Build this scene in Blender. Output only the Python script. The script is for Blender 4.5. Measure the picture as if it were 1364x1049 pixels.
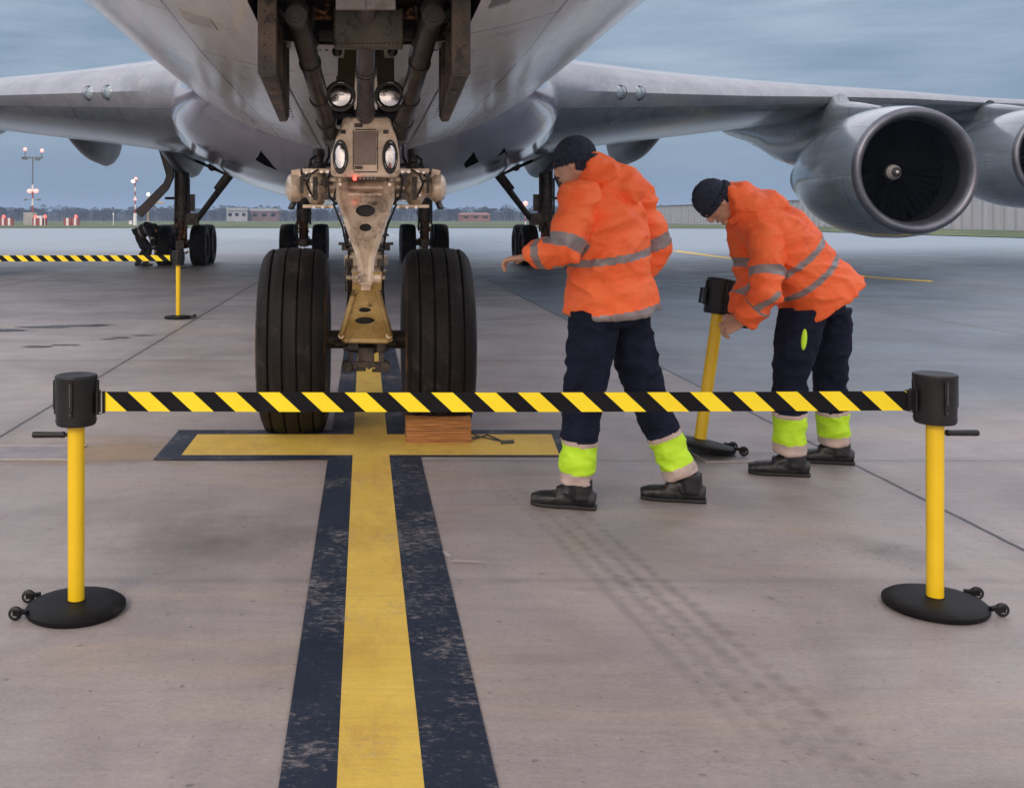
import bpy, bmesh, math, random
from mathutils import Vector, Matrix, noise, Euler
random.seed(7)
for o in list(bpy.data.objects): bpy.data.objects.remove(o)
S = bpy.context.scene
COL = S.collection
R = math.radians
# ------------------------------------------------------------ camera
F, VX, VY, CH = 1377.0, 485.0, 290.0, 1.42
cd = bpy.data.cameras.new('camera'); cam = bpy.data.objects.new('camera', cd); COL.objects.link(cam)
cam.location = (0, 0, CH); cam.rotation_euler = (R(90), 0, 0)
cd.sensor_width = 36; cd.lens = F/1364*36
cd.shift_x = (682-VX)/1364; cd.shift_y = -(524.5-VY)/1364
cd.clip_start = .05; cd.clip_end = 6000
S.camera = cam
S.render.resolution_x = 1024; S.render.resolution_y = 787
S.view_settings.view_transform = 'Standard'; S.view_settings.look = 'None'
S.view_settings.exposure = 0.1; S.view_settings.gamma = 1
# ------------------------------------------------------------ world
SUN_EL, SUN_AZ = R(30), R(205)      # azimuth measured clockwise from +Y
W = bpy.data.worlds.new('World'); S.world = W; W.use_nodes = True
nt = W.node_tree; nt.nodes.clear()
def N(nt, t, **k):
    n = nt.nodes.new(t)
    for a, b in k.items():
        if a in n.inputs: n.inputs[a].default_value = b
        else: setattr(n, a, b)
    return n
def ramp(nt, stops, fac=None, interp='LINEAR'):
    n = nt.nodes.new('ShaderNodeValToRGB'); n.color_ramp.interpolation = interp
    e = n.color_ramp.elements
    while len(e) < len(stops): e.new(.5)
    for i, (p, c) in enumerate(stops):
        e[i].position = p; e[i].color = (c, c, c, 1) if isinstance(c, (int, float)) else (*c[:3], 1)
    if fac: nt.links.new(fac, n.inputs[0])
    return n
def mth(nt, op, a, b=None, c=None):
    n = nt.nodes.new('ShaderNodeMath'); n.operation = op
    for i, v in enumerate((a, b, c)):
        if v is None: continue
        if isinstance(v, (int, float)): n.inputs[i].default_value = v
        else: nt.links.new(v, n.inputs[i])
    return n.outputs[0]
def mixc(nt, fac, a, b, mode='MIX'):
    n = nt.nodes.new('ShaderNodeMix'); n.data_type = 'RGBA'; n.blend_type = mode
    for i, v in ((0, fac), (6, a), (7, b)):
        if isinstance(v, (int, float)): n.inputs[i].default_value = v if i == 0 else (v, v, v, 1)
        elif isinstance(v, tuple): n.inputs[i].default_value = (*v[:3], 1)
        else: nt.links.new(v, n.inputs[i])
    return n.outputs[2]
tc = N(nt, 'ShaderNodeTexCoord')
sky = N(nt, 'ShaderNodeTexSky'); sky.sky_type = 'NISHITA'; sky.sun_disc = False
sky.sun_elevation = SUN_EL; sky.sun_rotation = SUN_AZ; sky.air_density = 1.2; sky.dust_density = 2
skm = mixc(nt, 1.0, sky.outputs[0], (.05, .05, .05), 'MULTIPLY')
sep = N(nt, 'ShaderNodeSeparateXYZ'); nt.links.new(tc.outputs['Generated'], sep.inputs[0])
mp = N(nt, 'ShaderNodeMapping'); mp.inputs['Scale'].default_value = (1.5, 1.5, 9.5)
nt.links.new(tc.outputs['Generated'], mp.inputs[0])
n1 = N(nt, 'ShaderNodeTexNoise', Scale=1.5, Detail=5.0, Roughness=.5, Distortion=.4); nt.links.new(mp.outputs[0], n1.inputs['Vector'])
mp2 = N(nt, 'ShaderNodeMapping'); mp2.inputs['Scale'].default_value = (1, 1, 9); mp2.inputs['Location'].default_value = (3.1, .4, .2)
nt.links.new(tc.outputs['Generated'], mp2.inputs[0])
n2 = N(nt, 'ShaderNodeTexNoise', Scale=6.0, Detail=7.0, Roughness=.6); nt.links.new(mp2.outputs[0], n2.inputs['Vector'])
cl = mth(nt, 'ADD', mth(nt, 'MULTIPLY', n1.outputs[0], .68), mth(nt, 'MULTIPLY', n2.outputs[0], .32))
cloud = ramp(nt, [(.34, (.125, .185, .27)), (.46, (.185, .26, .36)), (.55, (.28, .355, .455)), (.66, (.42, .485, .575))], cl)
base = ramp(nt, [(0, (.165, .25, .36)), (.05, (.168, .255, .37)), (.12, (.215, .30, .42)), (.22, (.28, .36, .48))], sep.outputs[2])
cf = ramp(nt, [(0.0, 0), (.06, .2), (.13, .85), (.3, 1)], sep.outputs[2])
low = mixc(nt, cf.outputs[0], base.outputs[0], cloud.outputs[0])
# brighter, pinker cloud deck higher up; a warm band low behind the camera
zen = ramp(nt, [(.2, 0), (.5, 1)], sep.outputs[2])
hi = mixc(nt, zen.outputs[0], low, mixc(nt, .25, (1.5, 1.46, 1.56), cloud.outputs[0]))
back = ramp(nt, [(.50, 0), (.9, 1)], mth(nt, 'MULTIPLY_ADD', sep.outputs[1], -.5, .5))
bel = ramp(nt, [(0, 1), (.35, .55), (.75, 0)], sep.outputs[2])
bf = mth(nt, 'MULTIPLY', back.outputs[0], bel.outputs[0])
warm = mixc(nt, bf, hi, (1.15, .90, .80))
tot = mixc(nt, .22, warm, skm, 'ADD')
bg = N(nt, 'ShaderNodeBackground', Strength=1.0); nt.links.new(tot, bg.inputs[0])
wo = N(nt, 'ShaderNodeOutputWorld'); nt.links.new(bg.outputs[0], wo.inputs[0])
# ------------------------------------------------------------ sun (overcast: soft)
ld = bpy.data.lights.new('sun', 'SUN'); ld.energy = 1.5; ld.angle = R(20); ld.color = (1, .86, .72)
so = bpy.data.objects.new('sun', ld); COL.objects.link(so)
dirv = Vector((math.sin(SUN_AZ)*math.cos(SUN_EL), math.cos(SUN_AZ)*math.cos(SUN_EL), math.sin(SUN_EL)))
so.rotation_euler = dirv.to_track_quat('Z', 'Y').to_euler()
# ------------------------------------------------------------ helpers
def P(px, py, d): return Vector(((px-VX)*d/F, d, CH+(VY-py)*d/F))
def mat(name, c1, c2=None, rough=.5, metal=0, scale=3.0, stretch=(1, 1, 1), bump=0, bscale=60, lo=.4, hi=.6, coat=0,
        dirt=None, dscale=8, dlo=.55, dhi=.7, emis=None, es=1, rv=.0, spec=.5, trans=0):
    m = bpy.data.materials.new(name); m.use_nodes = True; t = m.node_tree
    b = t.nodes['Principled BSDF']; b.inputs['Roughness'].default_value = rough; b.inputs['Metallic'].default_value = metal
    b.inputs['Coat Weight'].default_value = coat; b.inputs['Coat Roughness'].default_value = .12
    b.inputs['Specular IOR Level'].default_value = spec; b.inputs['Transmission Weight'].default_value = trans
    co = N(t, 'ShaderNodeTexCoord'); mpn = N(t, 'ShaderNodeMapping'); mpn.inputs['Scale'].default_value = stretch
    t.links.new(co.outputs['Object'], mpn.inputs[0])
    nz = N(t, 'ShaderNodeTexNoise', Scale=scale, Detail=7.0, Roughness=.6); t.links.new(mpn.outputs[0], nz.inputs['Vector'])
    r = ramp(t, [(lo, c1), (hi, c2 or c1)], nz.outputs[0]); col = r.outputs[0]
    if dirt:
        nd = N(t, 'ShaderNodeTexNoise', Scale=dscale, Detail=9.0, Roughness=.68); t.links.new(mpn.outputs[0], nd.inputs['Vector'])
        rd = ramp(t, [(dlo, 0), (dhi, 1)], nd.outputs[0]); col = mixc(t, rd.outputs[0], col, dirt)
    t.links.new(col, b.inputs['Base Color'])
    if rv: t.links.new(mth(t, 'MULTIPLY_ADD', nz.outputs[0], rv, rough-rv*.5), b.inputs['Roughness'])
    if bump:
        nb = N(t, 'ShaderNodeTexNoise', Scale=bscale, Detail=6.0, Roughness=.6); t.links.new(mpn.outputs[0], nb.inputs['Vector'])
        bn = N(t, 'ShaderNodeBump', Strength=bump, Distance=.01); t.links.new(nb.outputs[0], bn.inputs['Height']); t.links.new(bn.outputs[0], b.inputs['Normal'])
    if emis: b.inputs['Emission Color'].default_value = (*emis, 1); b.inputs['Emission Strength'].default_value = es
    return m
class MB:
    def __init__(s): s.v = []; s.f = []; s.mi = []; s.uv = None
    def add(s, vs, fs, m=0):
        o = len(s.v); s.v += [Vector(x) for x in vs]
        for f in fs: s.f.append([i+o for i in f]); s.mi.append(m)
        return s
    def box(s, c, sz, rot=None, m=0, taper=1):
        c = Vector(c); vs = []
        for z in (-.5, .5):
            k = taper if z > 0 else 1
            for x, y in ((-.5, -.5), (.5, -.5), (.5, .5), (-.5, .5)):
                p = Vector((x*sz[0]*k, y*sz[1]*k, z*sz[2]))
                if rot: p = Euler(rot).to_matrix() @ p
                vs.append(c+p)
        return s.add(vs, [(3, 2, 1, 0), (4, 5, 6, 7), (0, 1, 5, 4), (1, 2, 6, 5), (2, 3, 7, 6), (3, 0, 4, 7)], m)
    def tube(s, pts, rad, seg=16, m=0, caps=True, b=None, side=None):
        """pts list, rad number/list; b: second half-axis list, side: direction of the first axis"""
        pts = [Vector(p) for p in pts]; n = len(pts)
        if isinstance(rad, (int, float)): rad = [rad]*n
        if b is None: b = rad
        elif isinstance(b, (int, float)): b = [b]*n
        vs = []; prev = None
        for i, p in enumerate(pts):
            t = (pts[min(i+1, n-1)]-pts[max(i-1, 0)]).normalized()
            if side is not None: u = Vector(side)
            elif prev is None: u = Vector((0, 0, 1)) if abs(t.z) < .9 else Vector((1, 0, 0))
            else: u = prev
            u = (u-t*u.dot(t)).normalized(); prev = u; w = t.cross(u)
            for k in range(seg):
                a = 2*math.pi*k/seg; vs.append(p+u*math.cos(a)*rad[i]+w*math.sin(a)*b[i])
        fs = []
        for i in range(n-1):
            for k in range(seg):
                k2 = (k+1) % seg; fs.append((i*seg+k, i*seg+k2, (i+1)*seg+k2, (i+1)*seg+k))
        if caps: fs.append(tuple(range(seg-1, -1, -1))); fs.append(tuple((n-1)*seg+k for k in range(seg)))
        return s.add(vs, fs, m)
    def cyl(s, a, b, r, r2=None, seg=20, m=0): return s.tube([a, b], [r, r if r2 is None else r2], seg, m)
    def lathe(s, o, ax, prof, seg=32, m=0, caps=True):
        """prof = [(t along axis, radius)]"""
        o = Vector(o); ax = Vector(ax).normalized()
        u = Vector((0, 0, 1)) if abs(ax.z) < .9 else Vector((1, 0, 0)); u = (u-ax*u.dot(ax)).normalized(); w = ax.cross(u)
        vs = []; n = len(prof)
        for t, r in prof:
            for k in range(seg):
                a = 2*math.pi*k/seg; vs.append(o+ax*t+(u*math.cos(a)+w*math.sin(a))*r)
        fs = []
        for i in range(n-1):
            for k in range(seg):
                k2 = (k+1) % seg; fs.append((i*seg+k, i*seg+k2, (i+1)*seg+k2, (i+1)*seg+k))
        if caps: fs.append(tuple(range(seg-1, -1, -1))); fs.append(tuple((n-1)*seg+k for k in range(seg)))
        return s.add(vs, fs, m)
    def ball(s, c, r, seg=16, m=0, rot=None):
        r = (r, r, r) if isinstance(r, (int, float)) else r; c = Vector(c); rg = seg//2
        M = Euler(rot).to_matrix() if rot else Matrix.Identity(3)
        vs = []; fs = []
        for i in range(rg+1):
            th = math.pi*i/rg; 
            for k in range(seg):
                a = 2*math.pi*k/seg
                vs.append(c+M @ Vector((r[0]*math.sin(max(th, .001) if i < rg else .001)*math.cos(a), r[1]*math.sin(max(th, .001) if i < rg else .001)*math.sin(a), r[2]*math.cos(th))))
        for i in range(rg):
            for k in range(seg):
                k2 = (k+1) % seg; fs.append((i*seg+k, (i+1)*seg+k, (i+1)*seg+k2, i*seg+k2))
        fs.append(tuple(range(seg))); fs.append(tuple(rg*seg+k for k in range(seg-1, -1, -1)))
        return s.add(vs, fs, m)
    def prism(s, a, b, m=0):
        """a, b: two matching polygons (near, far)"""
        n = len(a); fs = [tuple(range(n)), tuple(range(2*n-1, n-1, -1))]
        for i in range(n): j = (i+1) % n; fs.append((j, i, n+i, n+j))
        return s.add(list(a)+list(b), fs, m)
    def rings(s, rs, m=0, closed=True, caps=True):
        seg = len(rs[0]); vs = [p for r in rs for p in r]; fs = []
        for i in range(len(rs)-1):
            for k in range(seg if closed else seg-1):
                k2 = (k+1) % seg; fs.append((i*seg+k, i*seg+k2, (i+1)*seg+k2, (i+1)*seg+k))
        if caps: fs.append(tuple(range(seg-1, -1, -1))); fs.append(tuple((len(rs)-1)*seg+k for k in range(seg)))
        return s.add(vs, fs, m)
    def mesh(s, name, mats, ang=35, fix=True):
        me = bpy.data.meshes.new(name); me.from_pydata([tuple(v) for v in s.v], [], s.f)
        for m in (mats if isinstance(mats, (list, tuple)) else [mats]): me.materials.append(m)
        me.polygons.foreach_set('material_index', s.mi)
        me.update()
        if fix:
            bm = bmesh.new(); bm.from_mesh(me); bmesh.ops.recalc_face_normals(bm, faces=bm.faces); bm.to_mesh(me); bm.free()
        if ang:
            me.polygons.foreach_set('use_smooth', [True]*len(me.polygons)); me.set_sharp_from_angle(angle=R(ang))
        return me
    def build(s, name, mats, parent=None, ang=35, bevel=0, fix=True, loc=None):
        me = s.mesh(name, mats, ang, fix)
        if loc is not None: me.transform(Matrix.Translation(-Vector(loc)))
        o = link(name, me, parent)
        if loc is not None: o.location = Vector(loc)
        if bevel: bevelmod(o, bevel)
        return o
def bevelmod(o, w, seg=2):
    b = o.modifiers.new('bevel', 'BEVEL'); b.width = w; b.segments = seg; b.limit_method = 'ANGLE'; b.angle_limit = R(40); b.harden_normals = False
def link(name, me, parent=None):
    o = bpy.data.objects.new(name, me); COL.objects.link(o)
    if parent is not None: o.parent = parent
    return o
def tag(o, label=None, cat=None, group=None, kind=None):
    if label: o['label'] = label
    if cat: o['category'] = cat
    if group: o['group'] = group
    if kind: o['kind'] = kind
    return o
def empty(name, loc, label, cat, group=None):
    o = bpy.data.objects.new(name, None); COL.objects.link(o); o.location = loc; o.empty_display_size = .2
    return tag(o, label, cat, group)
def part(mb, name, mats, parent, **k):
    """build with world coordinates under a root whose world location is parent.location (+ its own parents)"""
    off = Vector((0, 0, 0)); q = parent
    while q is not None: off += Vector(q.location); q = q.parent
    for i, v in enumerate(mb.v): mb.v[i] = v-off
    return mb.build(name, mats, parent, **k)
def plate(loops, depth, bevel=.004):
    """filled 2-D outline with holes -> (verts, faces), extruded along local z"""
    cu = bpy.data.curves.new('tmp', 'CURVE'); cu.dimensions = '2D'; cu.fill_mode = 'BOTH'; cu.extrude = depth/2; cu.bevel_depth = bevel
    for lp in loops:
        sp = cu.splines.new('POLY'); sp.points.add(len(lp)-1); sp.use_cyclic_u = True
        for i, p in enumerate(lp): sp.points[i].co = (p[0], p[1], 0, 1)
    ob = bpy.data.objects.new('tmp', cu); COL.objects.link(ob); dg = bpy.context.evaluated_depsgraph_get()
    me = bpy.data.meshes.new_from_object(ob.evaluated_get(dg)); vs = [v.co.copy() for v in me.vertices]; fs = [tuple(p.vertices) for p in me.polygons]
    bpy.data.objects.remove(ob); bpy.data.meshes.remove(me)
    return vs, fs
def ell(cx, cy, rx, ry, n=28): return [(cx+rx*math.cos(2*math.pi*i/n), cy+ry*math.sin(2*math.pi*i/n)) for i in range(n)]
def remesh(mb, vox, mats, smooth=4, noise_amp=0, nscale=6, pick=None, name='m', nstretch=(1, 1, 1)):
    """union overlapping shapes into one continuous skin; pick(face centre, normal) -> material index"""
    me = mb.mesh('tmp', mats, ang=0); ob = link('tmp', me)
    r = ob.modifiers.new('r', 'REMESH'); r.mode = 'VOXEL'; r.voxel_size = vox; r.use_smooth_shade = True
    sm = ob.modifiers.new('s', 'SMOOTH'); sm.factor = .6; sm.iterations = smooth
    dg = bpy.context.evaluated_depsgraph_get(); dg.update()
    out = bpy.data.meshes.new_from_object(ob.evaluated_get(dg)); bpy.data.objects.remove(ob); bpy.data.meshes.remove(me)
    out.name = name; out.materials.clear()
    for m in (mats if isinstance(mats, (list, tuple)) else [mats]): out.materials.append(m)
    if noise_amp:
        ns = Vector(nstretch)
        nr = [v.normal.copy() for v in out.vertices]
        for v, n in zip(out.vertices, nr):
            q = v.co*nscale; q = Vector((q.x*ns.x, q.y*ns.y, q.z*ns.z))
            a = 1-abs(noise.noise(q+Vector((noise.noise(q*.6)*1.5, 0, 3))))*2.6
            c_ = 1-abs(noise.noise(Vector((q.x*1.7+q.z*.9, q.y*1.7, q.z*3.1-q.x*1.2))))*3.2
            v.co += n*noise_amp*(a*.95+.22*max(0, c_)+.06*noise.noise(q*4.1))
        out.update()
    for p in out.polygons:
        p.use_smooth = True
        p.material_index = pick(p.center, p.normal) if pick else 0
    return out
def obj_from(me, name, parent):
    off = Vector((0, 0, 0)); q = parent
    while q is not None: off += Vector(q.location); q = q.parent
    me.transform(Matrix.Translation(-off)); me.name = name
    return link(name, me, parent)
# ------------------------------------------------------------ materials
M = {}
def ground_mat():
    m = bpy.data.materials.new('apron concrete'); m.use_nodes = True; t = m.node_tree; b = t.nodes['Principled BSDF']
    co = N(t, 'ShaderNodeTexCoord'); P0 = co.outputs['Object']
    sp = N(t, 'ShaderNodeSeparateXYZ'); t.links.new(P0, sp.inputs[0]); X, Y = sp.outputs[0], sp.outputs[1]
    def nz(scale, st=(1, 1, 1), det=7, ro=.6, dist=0, loc=(0, 0, 0)):
        mp = N(t, 'ShaderNodeMapping'); mp.inputs['Scale'].default_value = st; mp.inputs['Location'].default_value = loc
        t.links.new(P0, mp.inputs[0]); n = N(t, 'ShaderNodeTexNoise', Scale=scale, Detail=float(det), Roughness=ro, Distortion=dist)
        t.links.new(mp.outputs[0], n.inputs['Vector']); return n.outputs[0]
    big = ramp(t, [(.36, (.30, .262, .258)), (.5, (.365, .325, .32)), (.64, (.425, .385, .372))], nz(.55, (1, 1.3, 1), 8, .6, .6))
    col = big.outputs[0]
    # slab to slab tone
    sx = mth(t, 'FLOOR', mth(t, 'DIVIDE', mth(t, 'SUBTRACT', X, 2.82), 5.18)); sy = mth(t, 'FLOOR', mth(t, 'DIVIDE', mth(t, 'SUBTRACT', Y, 6.05), 4.25))
    cb = N(t, 'ShaderNodeCombineXYZ'); t.links.new(sx, cb.inputs[0]); t.links.new(sy, cb.inputs[1])
    wn = N(t, 'ShaderNodeTexWhiteNoise'); t.links.new(cb.outputs[0], wn.inputs[0])
    tone = mth(t, 'MULTIPLY_ADD', wn.outputs[0], .16, .9)
    tn = N(t, 'ShaderNodeCombineColor'); [t.links.new(tone, tn.inputs[i]) for i in range(3)]
    col = mixc(t, 1.0, col, tn.outputs[0], 'MULTIPLY')
    # brushed streaks, patches, spots
    st = ramp(t, [(.35, .84), (.65, 1.12)], nz(5, (.5, 4, 1), 8, .78, .5)); col = mixc(t, .55, col, st.outputs[0], 'MULTIPLY')
    st2 = ramp(t, [(.3, .86), (.7, 1.12)], nz(1.6, (1, .5, 1), 9, .72, 1.2)); col = mixc(t, .9, col, st2.outputs[0], 'MULTIPLY')
    sand = ramp(t, [(.52, 0), (.68, .55)], nz(.8, (.5, 2.4, 1), 8, .7, .8, (4, 2, 0))); col = mixc(t, sand.outputs[0], col, (.46, .37, .29))
    stn = ramp(t, [(.60, 0), (.72, .5)], nz(1.3, (1, 1, 1), 8, .72, 1.5, (9, 1, 0))); col = mixc(t, stn.outputs[0], col, (.20, .18, .185))
    crk = N(t, 'ShaderNodeTexVoronoi', Scale=.55); crk.feature = 'DISTANCE_TO_EDGE'; wv = N(t, 'ShaderNodeVectorMath', operation='ADD'); t.links.new(P0, wv.inputs[0]); wn2 = N(t, 'ShaderNodeTexNoise', Scale=1.7, Detail=8.0, Roughness=.7); t.links.new(P0, wn2.inputs['Vector']); t.links.new(wn2.outputs['Color'], wv.inputs[1]); t.links.new(wv.outputs[0], crk.inputs['Vector'])
    ck = mth(t, 'MULTIPLY', ramp(t, [(0, 1), (.006, 0)], crk.outputs['Distance']).outputs[0], ramp(t, [(.55, 0), (.66, .45)], nz(.6, (1, 1, 1), 4, .5, 0, (7, 7, 0))).outputs[0]); col = mixc(t, ck, col, (.12, .105, .105))
    pit = ramp(t, [(.66, 0), (.73, .75)], nz(26, (1, 1, 1), 3, .5)); col = mixc(t, pit.outputs[0], col, (.15, .13, .13))
    fin = ramp(t, [(.3, .74), (.7, 1.2)], nz(55, (.8, 1.5, 1), 8, .85)); col = mixc(t, 1, col, fin.outputs[0], 'MULTIPLY')
    # grazing sky reflection painted in: paler, bluer far out and bluish right of the joint
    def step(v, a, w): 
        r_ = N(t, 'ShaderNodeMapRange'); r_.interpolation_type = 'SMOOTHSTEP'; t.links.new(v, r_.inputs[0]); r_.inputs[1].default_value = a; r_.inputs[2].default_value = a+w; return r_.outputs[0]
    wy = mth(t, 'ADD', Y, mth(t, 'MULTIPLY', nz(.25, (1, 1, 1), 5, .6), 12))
    far = step(wy, 40, 16); sky_rt = mth(t, 'MULTIPLY', mth(t, 'MULTIPLY', step(X, 2.81, .02), step(wy, 11, 5)), .9)
    col = mixc(t, sky_rt, col, mixc(t, 1.0, col, (.47, .64, .78), 'MULTIPLY'))
    shade_mid = mth(t, 'MULTIPLY', step(wy, 10, 16), .75); col = mixc(t, shade_mid, col, mixc(t, 1.0, col, (.58, .64, .70), 'MULTIPLY'))  # soft shade under the aircraft painted into the mid-distance concrete
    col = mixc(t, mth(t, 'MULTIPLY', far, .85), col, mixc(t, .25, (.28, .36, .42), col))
    # joints
    wob = mth(t, 'MULTIPLY_ADD', nz(3, (1, 1, 1), 5, .7), .03, -.015)
    def line(v, off, pitch, w, soft):
        d = mth(t, 'MULTIPLY', mth(t, 'ABSOLUTE', mth(t, 'SUBTRACT', mth(t, 'FRACT', mth(t, 'DIVIDE', mth(t, 'ADD', mth(t, 'SUBTRACT', v, off-pitch/2), wob), pitch)), .5)), pitch)
        mr = N(t, 'ShaderNodeMapRange'); t.links.new(d, mr.inputs[0]); mr.inputs[1].default_value = w; mr.inputs[2].default_value = w+soft; mr.inputs[3].default_value = 1; mr.inputs[4].default_value = 0
        return mr.outputs[0]
    lx = line(X, 2.82, 5.18, .008, .008); ly = line(Y, 6.05, 4.25, .005, .008)
    gx = line(X, 2.82, 5.18, .0, .16); gy = line(Y, 6.05, 4.25, .0, .12); cr = line(Y, 4.05, 17, .0, .05)
    grime = mth(t, 'MULTIPLY', mth(t, 'MAXIMUM', mth(t, 'MAXIMUM', gx, gy), cr), ramp(t, [(.35, .1), (.7, .6)], nz(5, (1, 1, 1), 6, .7)).outputs[0])
    col = mixc(t, grime, col, (.17, .15, .15))
    jl = mth(t, 'MAXIMUM', lx, mth(t, 'MULTIPLY', ly, .45)); col = mixc(t, jl, col, (.035, .033, .04))
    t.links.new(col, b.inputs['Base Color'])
    rg = ramp(t, [(.3, .36), (.7, .58)], nz(1.1, (1, 1, 1), 7, .65, .6)); t.links.new(rg.outputs[0], b.inputs['Roughness'])
    h = mth(t, 'ADD', mth(t, 'MULTIPLY', nz(70, (.5, 1.5, 1), 6, .75), .5), mth(t, 'MULTIPLY', jl, -1.2))
    bn = N(t, 'ShaderNodeBump', Strength=.35, Distance=.008); t.links.new(h, bn.inputs['Height']); t.links.new(bn.outputs[0], b.inputs['Normal'])
    return m
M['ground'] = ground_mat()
def paint_mat(name, c, c2, chip, clo, chi, orange=None):
    m = mat(name, c, c2, rough=.55, spec=.3, scale=2.5, bump=.3, bscale=80, lo=.3, hi=.7); t = m.node_tree; b = t.nodes['Principled BSDF']
    src = b.inputs['Base Color'].links[0].from_socket; co = [n for n in t.nodes if n.type == 'TEX_COORD'][0]
    def nz(scale, st, ro=.75, det=9):
        mp = N(t, 'ShaderNodeMapping'); mp.inputs['Scale'].default_value = st; t.links.new(co.outputs['Object'], mp.inputs[0])
        n = N(t, 'ShaderNodeTexNoise', Scale=scale, Detail=float(det), Roughness=ro); t.links.new(mp.outputs[0], n.inputs['Vector']); return n.outputs[0]
    a = ramp(t, [(clo, 0), (chi, 1)], mth(t, 'ADD', mth(t, 'MULTIPLY', nz(30, (.8, 1.5, 1), .85), .6), mth(t, 'MULTIPLY', nz(1.7, (1, 1, 1)), .4)))
    col = mixc(t, a.outputs[0], src, chip)
    st = ramp(t, [(.3, .82), (.7, 1.1)], nz(7, (.4, 5, 1))); col = mixc(t, .7, col, st.outputs[0], 'MULTIPLY')
    if orange:
        o = ramp(t, [(.5, 0), (.66, .7)], nz(2.3, (1.5, .6, 1))); col = mixc(t, o.outputs[0], col, orange)  # warm reflected light put into the paint as orange blotches
    t.links.new(col, b.inputs['Base Color']); return m
M['yline'] = paint_mat('yellow road paint', (.62, .41, .07), (.76, .54, .11), (.42, .33, .20), .53, .64, (.50, .28, .08))
M['bline'] = paint_mat('black road paint', (.009, .018, .036), (.020, .031, .055), (.28, .25, .25), .52, .62)
M['grass'] = mat('grass', (.045, .075, .02), (.11, .13, .045), rough=.9, scale=.2, stretch=(1, .3, 1), bump=.6, bscale=2)
M['yellow'] = mat('yellow powder coat', (.80, .52, .004), (.85, .56, .006), rough=.38, scale=5, coat=.2, bump=.04, bscale=200, dirt=(.45, .28, .03), dlo=.66, dhi=.8)
M['blackp'] = mat('black plastic', (.009, .009, .010), (.016, .016, .017), spec=.35, rough=.42, scale=9, bump=.15, bscale=300, dirt=(.05, .048, .046), dlo=.62, dhi=.8)
M['blackm'] = mat('black cast base', (.004, .004, .0045), (.007, .007, .008), rough=.55, scale=14, bump=.12, bscale=90, dirt=(.03, .028, .027), dlo=.6, dhi=.78, spec=.2)
M['chrome'] = mat('steel', (.55, .55, .56), (.4, .4, .41), rough=.25, metal=1, scale=20)
M['tapey'] = mat('yellow webbing', (.93, .72, .010), (.98, .78, .014), rough=.6, scale=4, bump=.12, bscale=500)
M['tapek'] = mat('black webbing', (.006, .006, .008), (.009, .009, .012), spec=.15, rough=.7, scale=4, bump=.12, bscale=500)
def skin_mat(name, c, c2, rough, coat, lines=True, uvs=(1, 1), metal=0):
    m = mat(name, c, c2, rough=rough, scale=.9, lo=.35, hi=.65, coat=coat, dirt=(.16, .14, .11), dscale=3.5, dlo=.60, dhi=.85, bump=.04, bscale=3, metal=metal)
    t = m.node_tree; b = t.nodes['Principled BSDF']; src = b.inputs['Base Color'].links[0].from_socket
    uv = N(t, 'ShaderNodeUVMap'); br = N(t, 'ShaderNodeTexBrick'); br.offset = .5
    mp = N(t, 'ShaderNodeMapping'); mp.inputs['Scale'].default_value = (*uvs, 1); t.links.new(uv.outputs[0], mp.inputs[0]); t.links.new(mp.outputs[0], br.inputs['Vector'])
    for k, v in (('Scale', 1.0), ('Mortar Size', .013), ('Mortar Smooth', .3), ('Brick Width', 2.3), ('Row Height', 1.15)): br.inputs[k].default_value = v
    br.inputs['Color1'].default_value = (1, 1, 1, 1); br.inputs['Color2'].default_value = (.93, .92, .91, 1); br.inputs['Mortar'].default_value = (.33, .30, .29, 1)
    if lines:
        col = mixc(t, .8, src, br.outputs[0], 'MULTIPLY')
        # streaks blown aft along the skin
        s = N(t, 'ShaderNodeMapping'); s.inputs['Scale'].default_value = (5, .25, 5); co = [n for n in t.nodes if n.type == 'TEX_COORD'][0]; t.links.new(co.outputs['Object'], s.inputs[0])
        n = N(t, 'ShaderNodeTexNoise', Scale=1.2, Detail=8.0, Roughness=.7); t.links.new(s.outputs[0], n.inputs['Vector'])
        rr = ramp(t, [(.35, .78), (.62, 1.05)], n.outputs[0]); col = mixc(t, .7, col, rr.outputs[0], 'MULTIPLY')
        t.links.new(col, b.inputs['Base Color'])
    return m
M['fus'] = skin_mat('belly grey paint', (.80, .765, .73), (.88, .845, .81), .26, .7)
M['wing'] = skin_mat('wing grey paint', (.27, .30, .34), (.33, .36, .40), .3, .35)
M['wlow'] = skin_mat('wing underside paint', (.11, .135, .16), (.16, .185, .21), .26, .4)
M['lead'] = mat('bare leading edge metal', (.25, .265, .30), (.31, .325, .36), rough=.36, metal=.4, scale=1.5, dirt=(.5, .46, .44), dlo=.55, dhi=.8)
M['fair'] = mat('glossy fairing paint', (.27, .26, .34), (.36, .35, .43), rough=.11, scale=.8, coat=1, dirt=(.2, .18, .2), dscale=2, dlo=.58, dhi=.75, bump=.12, bscale=1.1)
M['canoe'] = mat('flap fairing paint', (.085, .105, .125), (.12, .14, .16), rough=.35, scale=2)
M['nac'] = skin_mat('nacelle paint', (.15, .19, .23), (.20, .24, .28), .2, .8)
M['lip'] = mat('inlet lip metal', (.12, .125, .15), (.17, .175, .20), rough=.45, metal=.85, scale=2)
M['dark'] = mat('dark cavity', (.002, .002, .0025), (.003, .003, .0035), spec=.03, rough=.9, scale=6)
M['fan'] = mat('fan metal', (.008, .008, .010), (.012, .012, .015), spec=.2, rough=.6, scale=6)
M['spin'] = mat('spinner', (.42, .40, .40), (.5, .48, .48), rough=.3, metal=.3, scale=6)
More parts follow.
